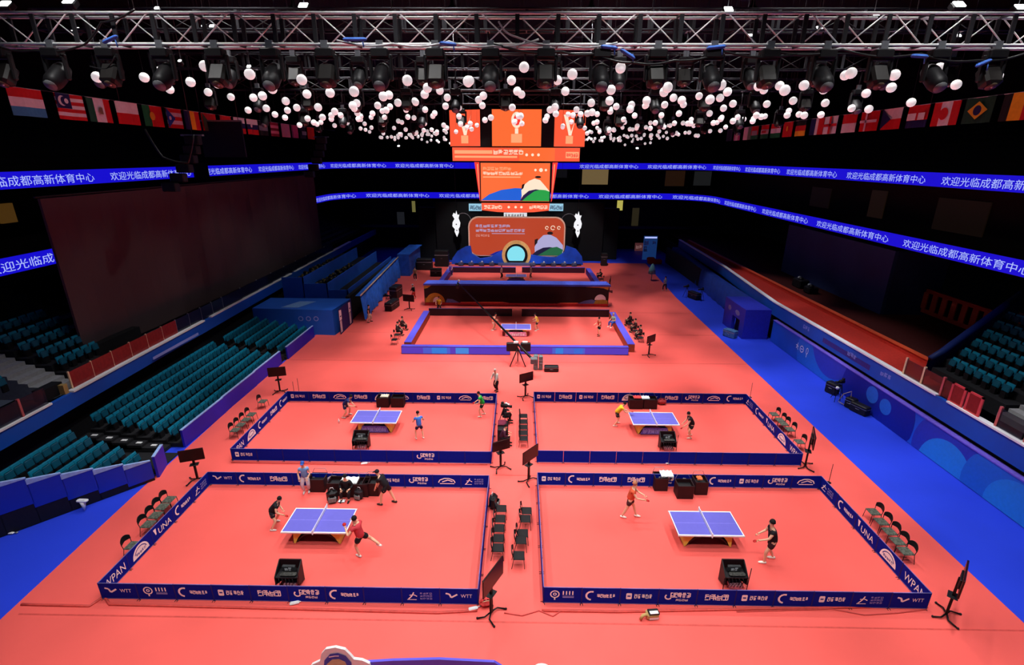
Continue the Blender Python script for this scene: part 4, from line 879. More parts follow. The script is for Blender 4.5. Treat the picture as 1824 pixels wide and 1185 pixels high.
case('dark case on the blue aisle by the right drape', at(1236, 532), -1.2, (1.6, .7, .8)); case('black flight case at the far left beside the stage', at(757, 480), 0, (2.2, 1.2, 1.6)); case('tall black cabinet at the far left beside the stage', at(788, 474), 0, (2.0, 1.2, 2.4)); case('black cabinet at the far right beside the stage', at(1075, 473), 0, (.9, .8, 1.9)); case('black case beside the left draped wall, nearer', at(699, 550), 1.4, (2.2, .8, .9)); case('black case beside the left draped wall, farther', at(706, 530), 1.4, (1.8, .9, 1.4))
case('black case lying right of the crane base', at(982, 661), 0, (1.1, .5, .45)); case('green-grey case standing right of the crane base', at(954, 658), 0, (.35, .4, 1.2), mat('grey_green_case', (96, 112, 112), .6, var=.3)); case('second green-grey case right of the crane base', at(963, 658), 0, (.3, .4, 1.15), mat('grey_green_case', (96, 112, 112)))
case('dark cart left of the far practice court', at(777, 492), 0, (1.5, .8, 1.1)); case('blue-grey heap of gear by the entrance booth', at(1300, 600), -1, (1.2, .6, .7), mat('steel_blue_cloth', (54, 96, 150), .8, var=.4))
t = thing('round_loop_stand', 'tan wire frame stand between black cases by the right wall', 'stand', at(1501, 722), -.6)
m = MB(); m.tube([(-.3, 0, .2), (-.1, 0, .8), (.3, 0, 1.1), (.35, 0, .6), (.15, 0, .02), (-.3, 0, .2)], .025, mat('tan_wire', (190, 160, 110), .5), 6); m.obj('frame', t); m = MB(); m.ball((-.5, .2, 1.05), .12, WHITE, 8); m.tube([(-.5, .2, 0), (-.5, .2, 1)], .02, BLACKM, 5); m.obj('white_bulb', t)
m = MB(); m.lathe([(.05, 0), (.05, .9), (.5, .95), (.42, 1.6), (.2, 2.1), (.05, 2.3)], mat('pale_teal_cloth', (110, 176, 186), .8), 12); tag(m.obj('covered_stand', None, at(1160, 500)), 'pale teal covered stand on the far edge of the blue aisle', 'stand')
# white lump on the left blue floor
x, y, _ = at(152, 908); t = thing('folded_stand', 'white folded stand against the black skirting at far left', 'stand', (x, y, 0)); m = MB(); m.rbox((0, 0, .5), (.5, .2, .14), WHITE, .05); m.obj('top', t); m = MB(); m.tube([(0, 0, .45), (.02, -.05, 0)], [.13, .03], WHITE, 7); m.obj('cone_leg', t)
x, y, _ = at(18, 951); m = MB(); m.rbox((0, 0, .04), (.35, .12, .06), WHITE, .02); m.rbox((.25, .05, .03), (.12, .1, .05), GREYM, .02); tag(m.obj('floor_scrap', None, (x, y, 0)), 'small white scrap on the left blue floor', 'scrap')
# camera crane
cr = thing('camera_crane', 'long black camera crane reaching over the show court to the LED wall', 'camera crane')
piv = Vector((-.05, 37.0, 1.75)); tip = PY(815, 503, 48.5); tail = piv + (piv - tip).normalized() * 2.6
m = MB(); m.tube([tail, piv, piv.lerp(tip, .5), tip], [.1, .1, .075, .05], BLACKM, 6); m.obj('boom', cr)
for a in (90, 215, 325): m = MB(); m.tube([piv - Vector((0, 0, .3)), (piv.x + .75 * cos(radians(a)), piv.y + .75 * sin(radians(a)), .03)], [.05, .04], BLACKM, 6); m.obj('leg', cr)
m = MB(); m.rbox(tuple(tip + Vector((0, -.1, -.35))), (.3, .5, .4), BLACK, .05); m.tube([tip, tip + Vector((0, 0, -.3))], .05, BLACKM, 6); m.ball(tuple(tip + Vector((.1, .25, .1))), .13, WHITE, 8); m.obj('camera_head', cr)
m = MB(); m.rbox(tuple(tail), (.5, .5, .45), mat('grey_counterweight', (100, 104, 108), .5), .05); m.obj('counterweight', cr)
m = MB(); m.rbox((-.5, 37.1, 1.5), (.9, .3, .7), BLACK, .04); m.rbox((.55, 37.1, 1.5), (.8, .3, .7), BLACK, .04); m.obj('monitor_box', cr)
m = MB(); m.fr(-.4, 1.86, .35, .06, 36.9, PRINT); m.rbox((-.2, 37.1, 1.9), (.35, .2, .1), PRINT, .02); m.rbox((.5, 37.1, 1.9), (.4, .2, .1), PRINT, .02); m.obj('white_paper', cr)
# aisle equipment cluster
t = thing('equipment_rack', 'dark rolling rack of gear by the aisle side of rear-left court', 'rack', at(896, 782), 0)
m = MB(); m.rbox((0, 0, .5), (.6, 1.1, .9), BLACK, .06); m.obj('cabinet', t); m = MB(); m.rbox((-.05, .1, 1.02), (.5, .6, .12), mat('maroon_cloth', (110, 30, 56), .8), .05); m.obj('maroon_cover', t); m = MB(); m.tube([(.3, .5, .9), (.45, .45, 1.35), (.4, .2, 1.6), (.1, .1, 1.62)], .06, BLACK, 7); m.obj('arm', t)
# ---------------------------------------------------------------- overhead: trusses, stage lights, cables
def truss(lab, y, z, X0, X1, bay, h=.8, w_=.55, m_=ALU):
    t = thing('lighting_truss', lab, 'truss')
    for (yy, zz) in ((y - w_ / 2, z + h / 2), (y + w_ / 2, z + h / 2), (y - w_ / 2, z - h / 2), (y + w_ / 2, z - h / 2)):
        m = MB(); m.tube([(X0, yy, zz), (X1, yy, zz)], .042, m_, 6); m.obj('chord', t)
    n = int((X1 - X0) / bay)
    v = MB()
    for yy in (y - w_ / 2, y + w_ / 2): v.box((0, yy, z), (.12, .05, h), TRUSSD)
    v.box((0, y, z + h / 2), (.05, w_, .05), TRUSSD); v.box((0, y, z - h / 2), (.05, w_, .05), TRUSSD)
    v0 = v.obj('upright_frame', t); v0.location.x = X0; D0 = {}
    for i in range(n + 1):
        x = X0 + i * bay
        if i: c = v0.copy(); COL.objects.link(c); c.parent = t; c.location.x = x
        for yy in (y - w_ / 2, y + w_ / 2):
            if i < n:
                s_ = 1 if (i + (yy > y)) % 2 else -1
                if (s_, yy) in D0: c = D0[(s_, yy)].copy(); COL.objects.link(c); c.parent = t; c.location.x = x; continue
                d = MB(); d.tube([(.12 if s_ > 0 else bay - .12, yy, z + h / 2), (bay - .12 if s_ > 0 else .12, yy, z - h / 2)], .02, m_, 5)
                D0[(s_, yy)] = c = d.obj('diagonal', t); c.location.x = x
    for x in (X0 * .6, X0 * .2, X1 * .2, X1 * .6):
        m = MB(); m.tube([(x, y, z + h / 2), (x, y, 26.95)], .015, TRUSSD, 4); m.obj('hanging_wire', t)
    return t
truss('nearest aluminium box truss spanning the top of the view', 17, 19.12, -19, 19, 1.18)
TY = ((22.5, 20.6), (29, 20.2), (36, 20.0), (44, 19.9))
for k, (y, z) in enumerate(TY): truss('dark lighting truss behind the nearest one, %s row back' % ORD[k], y, z, -19, 19, 1.6, .7, .5, TRUSSD)
def head(kind, lab, p, grp, tilt):
    key = ('head', kind, tilt)
    if key in BPROTO: return dup(BPROTO[key], lab, p, 0, grp)
    t = thing('stage_light', lab, 'stage light', p, 0, grp)
    m = MB(); m.rbox((0, 0, -.12), (.52, .34, .24), BLACK, .03); m.bbox((-.1, -.05, 0), (.1, .05, .22), GREYM); m.obj('base', t)
    m = MB()
    for sx in (-1, 1): m.rbox((sx * .3, 0, -.5), (.09, .16, .72), BLACK, .03)
    m.rbox((0, 0, -.24), (.66, .18, .1), BLACK, .03); m.obj('yoke', t)
    M = Matrix.Translation((0, 0, -.72)) @ Matrix.Rotation(tilt, 4, 'X')
    if kind == 0:
        m = MB(); m.lathe([(.12, -.5), (.2, -.48), (.25, -.3), (.25, .2), (.2, .36), (.05, .4)], BLACK, 14, M=M); m.obj('head', t)
        m = MB(); m.lathe([(.17, -.512), (.17, -.49)], mat('grey_lamp_glass', (120, 124, 126), .25), 14, M=M); m.obj('lens', t)
    else:
        m = MB(); m.rbox((0, 0, 0), (.5, .4, .62), mat('black_lamp_case', (30, 27, 26), .45), .07, M); m.obj('head', t)
        m = MB(); m.lathe([(.15, -.33), (.15, -.3)], mat('bronze_lens', (96, 80, 66), .25), 12, M=M); m.ball((.02, 0, -.33), .035, mat('lens_glint', (240, 236, 220), .2), 6, M=M); m.obj('lens', t)
    BPROTO[key] = t; return t
for k in range(22):
    x = -17.2 + 1.63 * k
    head(k % 2, 'black stage light under the nearest truss, %s from the left' % ORD[k], (x, 16.725, 18.6), 'stage lights on the nearest truss', radians(-32 if k % 2 else -50))
for q, (y, z) in enumerate(TY):
    for k in range(14):
        if abs(-16.9 + 2.6 * k + .5 * (q % 2) + .3) < (0, 0, 3.4, 7)[q]: continue
        head((k + q) % 2, 'black stage light on the %s truss behind the nearest, %s from the left' % (ORD[q], ORD[k]), (-16.9 + 2.6 * k + .5 * (q % 2), y, z - .35 - (1.1 if q > 1 else .9)), 'stage lights on rear trusses', radians(-25 if (k + q) % 2 else -44))
        m = MB(); x_ = -16.9 + 2.6 * k + .5 * (q % 2); m.tube([(x_, y, z - .3), (x_, y, z - (1.35 if q > 1 else 1.15))], .04, TRUSSD, 4); m.box((x_, y, z - .36), (.12, .56, .05), GREYM)
        tag(m.obj('clamp_pole'), 'drop pole holding stage light %s of the %s rear truss' % (ORD[k], ORD[q]), 'pole', 'drop poles')
# lit lamps seen above and through the truss
for k, (px, py, Y, s_) in enumerate(((8, 6, 20, 1.2), (122, 1, 20, 1.2), (134, 52, 24, .9), (279, 14, 20, .5), (363, 45, 23, .6), (377, 46, 23, .6), (540, 9, 21, 1.1), (1298, 16, 22, 1.1), (1336, 62, 25, .7), (1461, 50, 23, .9), (1705, 62, 23, .9), (1709, 7, 20, 1.2), (1818, 12, 20, 1.1), (1560, 24, 21, .8), (320, 108, 26, .5), (367, 116, 27, .5), (443, 118, 26, .6), (520, 97, 25, .5), (1135, 264, 60, .9), (710, 260, 60, .8))):
    p = PY(px, py, Y); t = thing('lit_floodlight', 'bright white lit lamp %s, %s counting from the left' % ('above the nearest truss' if py < 30 else ('seen through the nearest truss' if py < 70 else 'among the hanging lamps'), ORD[k]), 'lamp', tuple(p))
    M = Matrix.Rotation(radians(-50), 4, 'X')
    m = MB(); m.rbox((0, .12, 0), (.34 * s_, .2, .3 * s_), BLACK, .03, M); m.tube([(0, .1, .1), (0, .12, 26.95 - p.z)], .015, TRUSSD, 4); m.obj('housing', t)
    m = MB(); m.rbox((0, 0, 0), (.28 * s_, .04, .24 * s_), LENS, .012, M); m.obj('lens', t)
# cables and straps on the nearest truss
def hang(lab, pts, r, m_, cat='cable', nm='power_cable'):
    q = []
    P_ = [Vector(p) for p in pts]
    for i in range(len(P_) - 1):
        for s_ in range(6):
            u = s_ / 6; a = P_[i].lerp(P_[i + 1], u); a.z -= .18 * sin(pi * u) * min(1, (P_[i + 1] - P_[i]).length / 3); q.append(a)
    q.append(P_[-1]); mb = MB(); mb.tube(q, r, m_, 5); return tag(mb.obj(nm), lab, cat)
CABK = mat('black_cable', (26, 26, 28), .5); CABW = mat('pale_cable', (190, 190, 194), .5)
def tp(px, py, Y=16.6): return tuple(PY(px, py, Y))
hang('long black cable sagging under the left end of the nearest truss', [tp(0, 84), tp(60, 90), tp(150, 80), tp(180, 40), tp(240, 17)], .03, CABK)
hang('thick dark cable running from centre to the right along the truss', [tp(880, 78), tp(1000, 92), tp(1060, 96), tp(1130, 112), tp(1200, 108), tp(1290, 92), tp(1420, 96)], .035, CABK)
hang('pale cable bundle along the bottom of the truss left of centre', [tp(600, 72), tp(700, 78), tp(800, 74), tp(880, 82), tp(960, 70)], .03, CABW)
hang('pale cable loop on the truss near the centre', [tp(888, 38), tp(900, 56), tp(920, 66), tp(1000, 80), tp(1100, 76)], .028, CABW)
hang('black cable bundle along the bottom of the truss at the right', [tp(1380, 92), tp(1500, 88), tp(1640, 96), tp(1740, 108), tp(1824, 96)], .035, CABK)
hang('grey cable drooping below the truss between left lamps', [tp(160, 118), tp(190, 122), tp(205, 100)], .02, CABK)
hang('black cable swooping down toward the left upper ribbon', [tp(258, 230, 27), tp(290, 280, 27), tp(335, 290, 27), tp(345, 240, 27)], .05, CABK)
BST = mat('blue_strap', (70, 120, 216), .6)
for k, (px, py, w_, a) in enumerate(((196, 70, .5, .35), (632, 70, .7, 0), (798, 78, .5, -.1), (1085, 84, .5, -.1), (1118, 96, .5, -.5), (1276, 84, .55, .1), (1638, 100, .5, -.05), (1752, 112, .45, .4))):
    p = PY(px, py, 16.55); m = MB(); m.rbox((0, 0, 0), (w_, .12, .1), BST, .04, Matrix.Rotation(-a, 4, 'Y')); m.tube([(w_ * .3, 0, 0), (w_ * .35, 0, -.2)], .02, BST, 4); tag(m.obj('truss_strap', None, tuple(p)), 'blue strap on the nearest truss, %s from the left' % ORD[k], 'strap', 'blue truss straps')
# ---------------------------------------------------------------- hanging balls
BP = MB(); BP.ball((0, 0, 0), .165, BALLM, 14); BP.v = [v for v in BP.v]
CP = MB(); CP.tube([(0, 0, .16), (0, 0, 9)], .005, TRUSSD, 3)
ball0 = cord0 = None; rest = MB(); NX = 18
for j in range(26):
    for i in range(NX):
        x = -13.75 + 1.7 * i + .25 * sin(j * 2.3 + i); y = 18 + 2.0 * j + .3 * sin(i * 1.7); z = 18.0 - .011 * (y - 18) + .28 * sin(i * .9 + j * .6) + .14 * sin(j * 2.1 + i * 3.3)
        if -6.6 < x < 6 and 43.5 < y < 54.5: continue
        if (j > 8 and i in (8,)) or (j > 7 and i in (7, 9)): continue
        if j < 16:
            lab = 'white hanging ball, %s from the left in the %s row from the front' % (ORD[i], ORD[j])
            if ball0 is None: ball0 = BP.obj('hanging_ball', None, (x, y, z)); b = ball0; cord0 = CP.obj('cord', ball0); tag(b, lab, 'ball', 'white hanging balls')
            else:
                b = ball0.copy(); COL.objects.link(b); b.location = (x, y, z); b['label'] = lab
                c = cord0.copy(); COL.objects.link(c); c.parent = b
        else: rest.ball((x, y, z), .165, BALLM, 8); rest.tube([(x, y, z + .1), (x, y, 26.9)], .004, TRUSSD, 3)
tag(rest.obj('hanging_ball_field'), 'farther field of white hanging balls beyond the sixteenth row', 'balls', None, 'stuff')
# ---------------------------------------------------------------- flags
FC = {}
def fcol(c):
    n = 'flag_cloth_%d_%d_%d' % c
    return mat(n, c, .8, var=.06)
R_, W_, B_, G_, Y_, K_, N_ = (196, 28, 34), (222, 214, 222), (30, 70, 170), (20, 104, 60), (240, 176, 40), (18, 18, 20), (24, 26, 84)
FW, FH = 1.62, 1.15
def flag(lab, X, y, spec):
    t = thing('national_flag', lab, 'flag', (X, y, 18.38), 0, 'national flags on the left' if X < 0 else 'national flags on the right')
    M = Matrix(((0, -1, 0, 0), (1, 0, 0, 0), (0, 0, 1, 0), (0, 0, 0, 1))) if X < 0 else Matrix(((0, 1, 0, 0), (-1, 0, 0, 0), (0, 0, 1, 0), (0, 0, 0, 1)))
    m = MB(); kind, cols = spec[0], spec[1]
    def piece(x0, x1, z0, z1, c, yo=0.):
        n = max(1, round((x1 - x0) / .2))
        vs = []
        for k in range(n + 1):
            x = x0 + (x1 - x0) * k / n; wv = .05 * sin(x * 5 + y)
            for z in (z0, z1): vs.append((x, wv * (1 - z / FH * -.0) + yo, z))
        bk = [(a, b + .02, c_) for a, b, c_ in vs]; q = len(vs)
        fs = []
        for k in range(n): a = 2 * k; fs += [(a, a + 2, a + 3, a + 1), (q + a, q + a + 1, q + a + 3, q + a + 2)]
        m.add(vs + bk, fs, fcol(c), M)
    x0 = -FW / 2
    if kind == 'h':
        h = FH / len(cols)
        for k, c in enumerate(cols): piece(x0, -x0, -h * (k + 1), -h * k, c)
    elif kind == 'v':
        w_ = FW / len(cols)
        for k, c in enumerate(cols): piece(x0 + w_ * k, x0 + w_ * (k + 1), -FH, 0, c)
    elif kind == 'p': piece(x0, -x0, -FH, 0, cols[0])
    m.obj('cloth', t); e = MB()
    for s_ in spec[2:]:
        k = s_[0]
        if k == 'r': e.fr(s_[1] * FW - FW / 2, -s_[4] * FH, (s_[3] - s_[1]) * FW, (s_[4] - s_[2]) * FH, -.07, fcol(s_[5]), M)
        if k == 'd': e.flat(arc(s_[1] * FW - FW / 2, -s_[2] * FH, s_[3] * FH, 0, 350, 14), -.07 - .008 * s_[5], fcol(s_[4]), M)
        if k == 'g': e.flat([(a * FW - FW / 2, -b * FH) for a, b in s_[1]], -.075, fcol(s_[2]), M)
    if e.v: e.obj('emblem', t)
    m = MB(); m.tube([tuple(M @ Vector((x0, 0, .01))), tuple(M @ Vector((-x0, 0, .01)))], .018, mat('white_flag_hem', (220, 216, 224), .7), 4); m.obj('hem', t)
LF = [(49, 'red, white and pale blue striped flag', ('h', [R_, W_, (60, 140, 190)])), (123, 'striped flag with dark blue canton and crescent', ('h', [R_, W_, R_, W_, R_, W_, R_], ('r', 0, 0, .5, .57, N_), ('d', .2, .28, .2, W_, 1), ('d', .26, .28, .17, N_, 2), ('d', .33, .28, .1, W_, 3))), (174, 'green, white and red flag with centre emblem', ('v', [(16, 84, 62), W_, R_], ('r', .43, .38, .57, .66, (120, 100, 80)))), (224, 'white over red flag, fourth from the near end', ('h', [W_, R_])), (267, 'green and red flag with yellow disc', ('v', [G_, G_, R_, R_, R_], ('d', .4, .5, .2, (214, 150, 40), 1))), (305, 'striped flag with blue triangle and star', ('h', [R_, W_, R_, W_, R_], ('g', [(0, 0), (0, 1), (.48, .5)], B_), ('d', .16, .5, .1, W_, 2))), (337, 'navy, yellow and red vertical striped flag', ('v', [N_, Y_, R_])), (366, 'red flag with dark green diagonal partly hidden', ('p', [R_], ('g', [(0, 0), (0, 1), (1, 1), (1, .7), (.5, .6)], (60, 70, 50)))), (396, 'red over white flag on the left row', ('h', [R_, W_])), (421, 'white, navy and red flag with dark emblem', ('h', [W_, N_, R_], ('d', .35, .4, .22, N_, 1))), (443, 'white, navy and red flag with small emblem', ('h', [W_, N_, R_], ('d', .3, .4, .14, W_, 1))), (462, 'black and grey flag with white lettering', ('h', [K_, (120, 126, 140), K_])), (483, 'dark red flag with pink stripes', ('h', [(150, 30, 60), (214, 130, 160), (110, 20, 40), (214, 130, 160), (130, 20, 50)])), (502, 'plain pale pink-grey flag', ('p', [(190, 150, 176)])), (518, 'pink and purple flag', ('v', [(130, 60, 110), (186, 80, 140), (186, 80, 140)])), (533, 'dark navy flag with grey panel', ('p', [(30, 36, 60)], ('r', .2, .4, .9, .7, (130, 150, 170)))), (547, 'plain orange-red flag, farthest on the left', ('p', [(196, 56, 40)]))]
RF = [(1308, 'dark slate flag, farthest on the right', ('p', [(40, 46, 70)])), (1321, 'pink flag with pale cross bars', ('v', [(200, 110, 170), W_, (190, 90, 150)])), (1340, 'white and grey flag at the far right row', ('v', [W_, (110, 140, 120)])), (1353, 'red flag with grey panel', ('h', [R_, R_, G_], ('r', .2, .35, .9, .7, (160, 160, 160)))), (1370, 'red, white-lettered and green flag', ('h', [R_, W_, G_], ('r', .25, .4, .8, .6, (190, 60, 60)))), (1390, 'red, white and green horizontal striped flag', ('h', [R_, W_, G_])), (1412, 'red flag with small yellow emblem', ('p', [R_], ('r', .45, .3, .55, .6, Y_))), (1434, 'black, red and gold striped flag', ('h', [K_, R_, Y_])), (1463, 'blue, white and red vertical striped flag', ('v', [N_, W_, R_])), (1488, 'white flag with red cross', ('p', [W_], ('r', 0, .42, 1, .58, R_), ('r', .42, 0, .58, 1, R_))), (1520, 'red over white flag on the right row', ('h', [R_, W_])), (1556, 'red flag with white offset cross', ('p', [R_], ('r', 0, .43, 1, .57, W_), ('r', .3, 0, .4, 1, W_))), (1596, 'white over red flag with blue triangle', ('h', [W_, R_], ('g', [(0, 0), (0, 1), (.5, .5)], N_))), (1640, 'red flag with white lettering over blue band', ('h', [R_, R_, N_], ('r', .1, .35, .5, .66, W_), ('r', .6, .35, .9, .66, W_))), (1689, 'red and white flag with red leaf', ('v', [R_, W_, W_, R_], ('d', .5, .5, .26, R_, 1))), (1748, 'dark green flag with yellow diamond and blue disc', ('p', [(16, 60, 44)], ('g', [(.15, .5), (.5, .15), (.85, .5), (.5, .85)], (206, 160, 40)), ('d', .5, .5, .2, N_, 1))), (1814, 'black, yellow and red flag cut by the right edge', ('v', [K_, Y_, R_]))]
for px, l_, sp in LF: p = PX(px, 180, -22); flag(l_ + ' hanging on the left', -22, p.y, sp)
for px, l_, sp in RF: p = PX(px, 180, 22); flag(l_ + ' hanging on the right', 22, p.y, sp)
for X in (-22, 22):
    m = MB(); m.tube([(X, 16, 18.4), (X, 64, 18.4)], .02, TRUSSD, 4)
    for y in (16, 30, 46, 64): m.tube([(X, y, 18.4), (X, y, 26.95)], .015, TRUSSD, 4)
    tag(m.obj('flag_line'), 'dark wire carrying the row of flags on the %s' % ('left' if X < 0 else 'right'), 'wire')
# hanging speakers and dark screen
for k, (px, py0, py1, Y) in enumerate(((344, 250, 335, 34), (573, 250, 312, 52), (1136, 238, 258, 58))):
    a, b = PY(px, py0, Y), PY(px - (4 if k < 2 else -4), py1, Y)
    t = thing('line_array_speaker', ('near left', 'far left', 'far right')[k] + ' hanging black line array speaker', 'speaker')
    for q in range(6):
        p = a.lerp(b, q / 5.2); m = MB(); m.rbox((p.x - .02 * q * q, p.y - .05 * q * q, p.z), (.9, .5, (a.z - b.z) / 5.4), BLACK, .05, None); m.obj('cabinet', t)
    m = MB(); m.bbox((a.x - .7, a.y - .1, a.z + .25), (a.x + .7, a.y + .1, a.z + .35), GREYM); m.tube([(a.x, a.y, a.z + .3), (a.x, a.y, 27)], .03, TRUSSD, 4); m.obj('rigging_frame', t)
p = PY(397, 248, 38); t = thing('hanging_screen', 'dark blank hanging screen in front of the left flags', 'screen', tuple(p))
m = MB(); m.box((0, 0, 0), (3.0, .15, 2.4), mat('blank_dark_screen', (12, 14, 34), .5)); m.obj('panel', t); m = MB(); m.bbox((-1.5, -.1, 1.15), (1.5, .1, 1.25), GREYM); m.tube([(-1.3, 0, 1.2), (-1.3, 0, 27 - p.z)], .02, TRUSSD, 4); m.tube([(1.3, 0, 1.2), (1.3, 0, 27 - p.z)], .02, TRUSSD, 4); m.obj('bar', t)
# ---------------------------------------------------------------- centre-hung scoreboard
sb = thing('hanging_scoreboard', 'orange multi-sided hanging scoreboard at the centre', 'scoreboard', (-.36, 45, 0))
def I4(): return Matrix.Identity(4)
def face(a, b):   # frame of a vertical face from plan point a to b (left to right seen from outside/front)
    d = Vector((b[0] - a[0], b[1] - a[1])); L = d.length; d.normalize(); n = Vector((-d.y, d.x))
    return Matrix(((d.x, n.x, 0, a[0]), (d.y, n.y, 0, a[1]), (0, 0, 1, 0), (0, 0, 0, 1))), L
def bat_mark(m, cx, M, s_=1.0):
    m.flat(arc(cx, 18.45, .45 * s_, 0, 350, 18, .62), -.02, LEDW, M); m.flat(arc(cx + .02, 18.45, .28 * s_, 0, 350, 14, .42), -.035, LEDR, M); m.flat(arc(cx - .05, 18.4, .12 * s_, 0, 350, 8, .16), -.05, LEDW, M); m.fr(cx - .14 * s_, 17.4, .28 * s_, .42, -.02, LEDW, M); m.fr(cx - .45 * s_, 16.7, .9 * s_, .68, -.02, LEDP, M)
octo = [((-2.02, 0), (2.1, 0), LEDO2, 1), ((3.15, .25), (5.85, 1.1), LEDO, 2), ((-5.65, 1.1), (-2.98, .25), LEDO, 2)]
for a, b, mm, k in octo:
    M, L = face(a, b); m = MB(); m.bbox((0, 0, 16.38), (L, .15, 19.3), BLACK, M); m.fr(.02, 16.42, L - .04, 2.84, -.01, mm, M)
    if k == 1: bat_mark(m, L / 2, M)
    else:
        c = L * .5; m.flat([(c - .6, 18.9), (c - .25, 18.9), (c + .1, 17.6), (c + .6, 18.9), (c + .3, 18.0), (c + .15, 17.3), (c - .1, 17.3), (c - .2, 17.7)], -.02, LEDW, M); m.fr(c - .35, 16.65, .65, .62, -.02, LEDP, M)
    m.obj('upper_screen', sb)
for a, b in (((-2.98, .25), (-2.02, 0)), ((2.1, 0), (3.15, .25)), ((5.85, 1.1), (5.95, 9)), ((-5.75, 9), (-5.65, 1.1))):
    M, L = face(a, b); m = MB(); m.bbox((0, 0.02, 16.38), (L, .12, 19.3), mat('dark_scoreboard_panel', (26, 23, 24), .5), M); m.obj('dark_panel', sb)
m = MB(); m.bbox((-5.4, .3, 15.2), (5.4, 9, 16.36), BLACK); m.fr(-5.38, 15.24, 10.76, 1.08, .29, LEDO, None)
m.fr(.28, 15.24, 3.0, 1.08, .28, LEDO2); glyphs(m, -1.9, 15.78, 6, .43, .36, .27, LEDW, 3, gap=.15); m.fr(-5.2, 15.82, 3.2, .28, .27, LEDP); m.fr(-5.2, 15.5, 5.3, .16, .27, LEDP)
for k, x in enumerate((.9, 1.4, 1.9)): m.flat(arc(x, 15.75, .12, 0, 340, 8), .27, LEDW)
m.fr(4.2, 15.5, 1.1, .5, .27, LEDP); glyphs(m, 4.25, 15.58, 5, .2, .3, .26, LEDR, 12); m.obj('ring_screen', sb)
m = MB(); m.add([(-3.1, .1, 15.18), (3.0, .1, 15.18), (2.98, .1, 11.85), (-3.08, .1, 11.85), (-3.6, 6, 15.18), (3.5, 6, 15.18), (3.0, 6, 11.85), (-3.1, 6, 11.85)], [(0, 3, 2, 1), (4, 5, 6, 7), (0, 1, 5, 4), (3, 7, 6, 2)], BLACK)
def scr_art(m, x0, z0, w_, h_, y, back, white, blue, green, navy, glow, M=None):
    """poster picture shared by the scoreboard and the stage: pale dome, blue hill, green hill"""
    def P_(u, v): return (x0 + u * w_, z0 + v * h_)
    m.flat([P_(0, 0), P_(1, 0), P_(1, 1), P_(0, 1)], y, back, M)
    m.flat([P_(0, .02), P_(.12, .18), P_(.3, .3), P_(.5, .35), P_(.62, .34), P_(.58, .02)], y - .01, blue, M)
    m.flat([P_(.6, .04), P_(.59, .3), P_(.64, .45), P_(.7, .54), P_(.78, .6), P_(.86, .56), P_(.94, .4), P_(1, .27), P_(1, .1)], y - .02, white, M)
    m.flat([P_(.57, .01), P_(.62, .16), P_(.7, .28), P_(.8, .32), P_(.88, .3), P_(.8, .2), P_(.7, .02)], y - .03, navy, M)
    m.flat([P_(.6, .01), P_(.68, .14), P_(.78, .27), P_(.86, .31), P_(.94, .3), P_(1, .26), P_(1, .01)], y - .04, green, M)
    m.flat(arc(*P_(.83, .64), w_ * .045, 0, 350, 10, h_ * .03), y - .03, LEDBK, M)
    m.flat([P_(.59, .3), P_(.6, .44), P_(.64, .47), P_(.62, .35)], y - .025, LEDBK, M)
    for k, u in enumerate((.79, .87, .94)): m.flat(arc(*P_(u, .82), w_ * (.018 if k != 1 else .028), 0, 340, 8), y - .02, glow, M)
scr_art(m, -3.0, 11.95, 5.9, 3.15, .09, LEDO2, LEDW, LEDBL, LEDG, LEDNV, LEDW)
glyphs(m, -2.8, 14.5, 7, .35, .26, .06, LEDP, 8, gap=.1); glyphs(m, -2.8, 14.12, 10, .34, .26, .06, LEDW, 9, gap=.08); m.fr(-2.8, 13.9, 3.2, .1, .06, LEDP); m.obj('main_screen', sb)
for s_ in (-1, 1):
    m = MB(); q = [(s_ * 3.1, .1, 15.15), (s_ * 3.62, 1.2, 15.15), (s_ * 3.2, 1.2, 11.9), (s_ * 3.05, .1, 11.9)]; m.add(q + [(x, y + .1, z) for x, y, z in q], [(0, 1, 2, 3), (7, 6, 5, 4), (0, 4, 5, 1), (2, 6, 7, 3)], LEDR)
    w0 = [(s_ * 3.24, .3, 15.0), (s_ * 3.34, .5, 15.0), (s_ * 3.16, .5, 12.4), (s_ * 3.13, .3, 12.4)]; m.add([(x, y - .03, z) for x, y, z in w0], [(0, 1, 2, 3)], LEDP); m.obj('side_screen', sb)
m = MB(); o_ = [(-2.98, 11.8), (-2.95, 11.18), (-1.6, 11.03), (0, 10.98), (1.6, 11.03), (2.9, 11.18), (2.95, 11.8)]; m.prism(o_, .12, 6, BLACK); m.flat(o_, .11, LEDO); glyphs(m, -2.75, 11.3, 5, .32, .3, .09, LEDW, 14, gap=.12); glyphs(m, 1.2, 11.3, 5, .32, .3, .09, LEDW, 15, gap=.12)
for x in (-.6, 0, .5): m.flat(arc(x, 11.45, .11, 0, 340, 8), .09, LEDW)
m.obj('lower_screen', sb)
m = MB(); m.bbox((-4.5, 1.4, 15.2), (4.5, 8, 19.25), BLACK); m.bbox((-2.9, .4, 11), (2.8, 5.9, 15.2), BLACK)
for x in (-4, 4):
    for y in (2, 7): m.tube([(x, y, 19.2), (x, y, 26.95)], .05, TRUSSD, 5)
m.obj('core_frame', sb)
